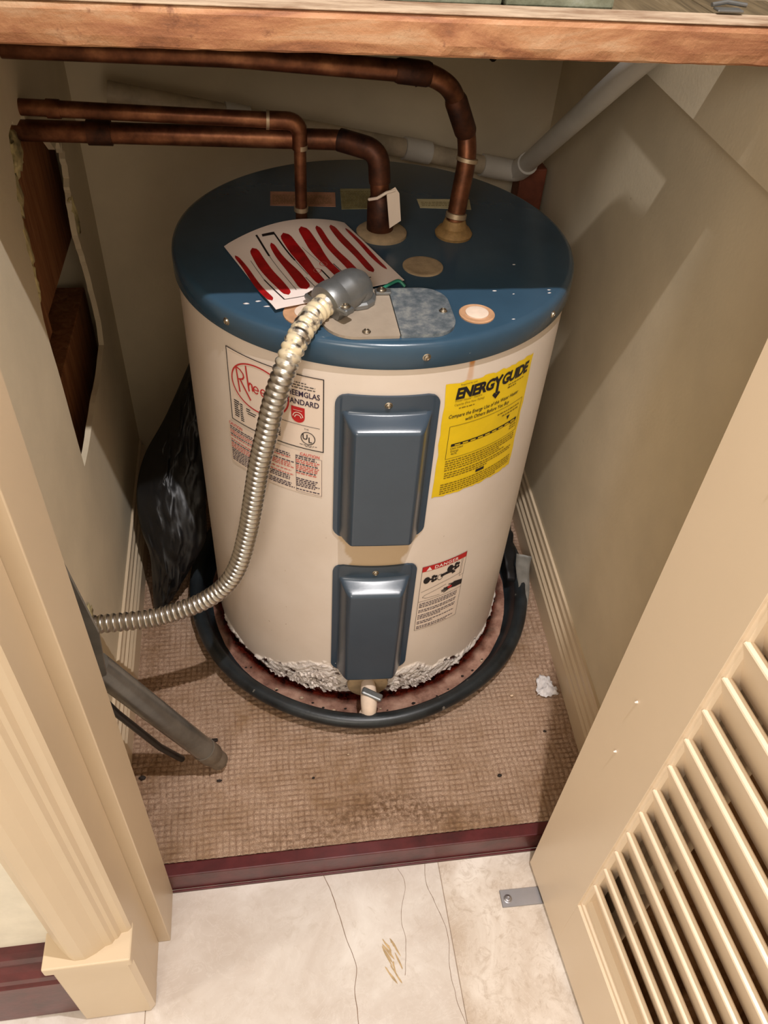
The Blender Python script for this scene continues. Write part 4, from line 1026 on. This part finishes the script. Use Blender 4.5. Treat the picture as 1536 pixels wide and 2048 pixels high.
# ================================================================== LOOSE THINGS
# black bag slumped between heater and left wall
def build_bag():
    Lc = [(-.212, .800, .46), (-.270, .755, .36), (-.312, .715, .306), (-.326, .66, .285), (-.328, .615, .262), (-.322, .58, .225), (-.312, .56, .185), (-.314, .545, .13), (-.320, .53, .064)]
    Rc = [(-.190, .800, .46), (-.190, .73, .40), (-.193, .67, .345), (-.197, .62, .300), (-.200, .585, .262), (-.204, .56, .215), (-.232, .545, .165), (-.262, .535, .115), (-.296, .528, .066)]
    nI, nJ = 46, 34; L_ = resample(catmull(Lc, 8), nI)[0]; R_ = resample(catmull(Rc, 8), nI)[0]; V, F = [], []
    for s_ in (0, 1):
        for i in range(nI):
            for j in range(nJ):
                t_ = j/(nJ-1); p = L_[i].lerp(R_[i], t_); bul = math.sin(PI*t_)*.030*(1 if s_ == 0 else -.6)
                w_ = abs(noise.fractal(Vector((t_*3.4+i*.03, i*.16, 3+s_*5)), .9, 2.2, 5))*.042*math.sin(PI*t_)**.5+noise.noise(Vector((t_*9, i*.4, 1)))*.004*math.sin(PI*t_)
                V.append((p.x+.3*w_, p.y-bul-w_*(1 if s_ == 0 else -1), p.z+.4*bul*(s_ == 0)))
    B = nI*nJ
    for i in range(nI-1):
        for j in range(nJ-1):
            a = i*nJ+j; F.append((a, a+1, a+nJ+1, a+nJ)); F.append((B+a, B+a+nJ, B+a+nJ+1, B+a+1))
    for i in range(nI-1):
        a = i*nJ; F.append((a, a+nJ, B+a+nJ, B+a)); a += nJ-1; F.append((a+nJ, a, B+a, B+a+nJ))
    F.append(tuple(range(nJ))[::-1]+tuple(range(B, B+nJ))); e = (nI-1)*nJ; F.append(tuple(range(e, e+nJ))+tuple(range(B+e+nJ-1, B+e-1, -1)))
    o = pyd('plastic_bag', V, F, M['bag'], None, True)
    tag(o, 'crumpled black plastic bag slumped between the heater and the left wall', 'bag')
build_bag()
# vacuum wand and rod leaning behind the left jamb
vw = empty('vacuum_wand', (-.20, .176, ZF)); tag(vw, 'grey plastic tube with a stepped end slanting down from the left jamb', 'tube'); VB = Vector((-.20, .176, ZF))
tip = Vector((-.188, .176, .073)); top = Vector((-.312, .118, .452)); dd = top-tip
sweep('tube_tip', [tip-VB, tip+dd*.005-VB, tip+dd*.085-VB], lambda i: (.0145, .0158, .0166)[i], M['tiptan'], vw, 26)
sweep('collar', [tip+dd*.080-VB, tip+dd*.083-VB, tip+dd*.165-VB], lambda i: (.0178, .0190, .0192)[i], M['tiptan'], vw, 26)
sweep('tube', [tip+dd*.16-VB, tip+dd*.40-VB, tip+dd*.7-VB, top-VB], .0182, M['greypl'], vw, 26)
rd = tag(sweep('thin_rod', [(-.250, .186, .074), (-.275, .168, .150), (-.312, .140, .30), (-.335, .12, .42)], .0055, M['black'], None, 10), 'thin black rod under the grey slanting tube', 'rod')
bl = tag(quadslab('flat_blade', [(-.332, .046, .745), (-.286, .046, .742), (-.271, .046, .61), (-.277, .046, .53), (-.335, .046, .50)], .004, M['greypl'], None), 'dark grey tapering flat strip standing behind the left door jamb', 'strip')
# white scrap
def crumple(name, cx_, cy_, z, sx_, sy_, seed, mat):
    n = 14; V, F = [], []
    for s_ in (0, 1):
        for j in range(n):
            for i in range(n):
                u, v = i/(n-1)*2-1, j/(n-1)*2-1; k = 1-.35*v
                h = abs(noise.fractal(Vector((u*1.6+seed, v*1.6, 0)), 1, 2, 4))*.016
                V.append((cx_+u*sx_*k*(1+.3*noise.noise(Vector((v*3, seed, 1)))), cy_+v*sy_*(1+.3*noise.noise(Vector((u*3, seed, 4)))), z+h-.0006*s_))
    B = n*n
    for j in range(n-1):
        for i in range(n-1): a = j*n+i; F.append((a, a+1, a+n+1, a+n)); F.append((B+a, B+a+n, B+a+n+1, B+a+1))
    for i in range(n-1):
        for a, b in ((i, i+1), (n*(n-1)+i+1, n*(n-1)+i), ((i+1)*n, i*n), (i*n+n-1, (i+1)*n+n-1)): F.append((b, a, B+a, B+b))
    return pyd(name, V, F, mat, None, True)
tag(crumple('torn_scrap', .414, .275, ZF+.0012, .017, .022, 3.3, M['scrap']), 'crumpled white plastic scrap on the carpet by the right baseboard', 'scrap')
deb = [(-.316, .169, 1, .006, 'dark crumb on the carpet beside the left jamb'), (-.200, .226, 0, .005, 'dark splinter on the carpet beyond the tip of the grey tube'), (-.190, .150, 0, .003, 'tiny dark splinter just in front of the grey tube tip'), (.387, .183, 1, .003, 'dark speck on the carpet near the right baseboard'), (.285, .108, 1, .004, 'brown crumb on the right part of the carpet near the threshold'), (.346, .262, 2, .0035, 'pale chip on the carpet between pan and white scrap'), (-.033, .138, 1, .0025, 'small dark crumb on the carpet centre left'), (.03, .175, 2, .0022, 'pale grain on the carpet in front of the pan')]
for k, (x, y, kd, s, lb) in enumerate(deb):
    o = lump('debris_crumb', (x, y, ZF+.0012), (s*(1.6 if kd == 0 else 1), s*.7, s*.45), M['lightdebris'] if kd == 2 else M['debris'], None, k+11, .45, 2)
    tag(o, lb, 'debris')

# guessed knotty brown board, added to darken the gaps behind the louvres
t = NT('knotty_brown')
c = t.ramp(t.noise(14, 7, .7, t.mapping((1, 1, .45)), 1.2), [(.34, srgb(136, 96, 58)), (.5, srgb(206, 158, 106)), (.68, srgb(236, 200, 156))])
t.set(c, .8).bump(t.noise(50, 5), .5, .004); M['knotty'] = t.m
kb = tag(empty('gap_backing', (.402, -.172, 0), math.atan2(-.9974, .0725)), 'rough brown board added behind the louvred door to darken its gaps', 'board')
box('board_face', (.0, .0, .0006), (.62, .016, 1.25), M['knotty'], kb, .002)
for k, (a, z) in enumerate([(.30, .30), (.22, .42), (.42, .22), (.36, .55)]): lump('knot', (a, -.0005, z), (.012, .0025, .02), M['dark'], kb, k, .3, 2)

lump('hole_shade', (-.3535, .262, .383), (.003, .008, .010), M['dark'], wl, 31, .5, 2)  # dark lump painted in for the shade of a small hole
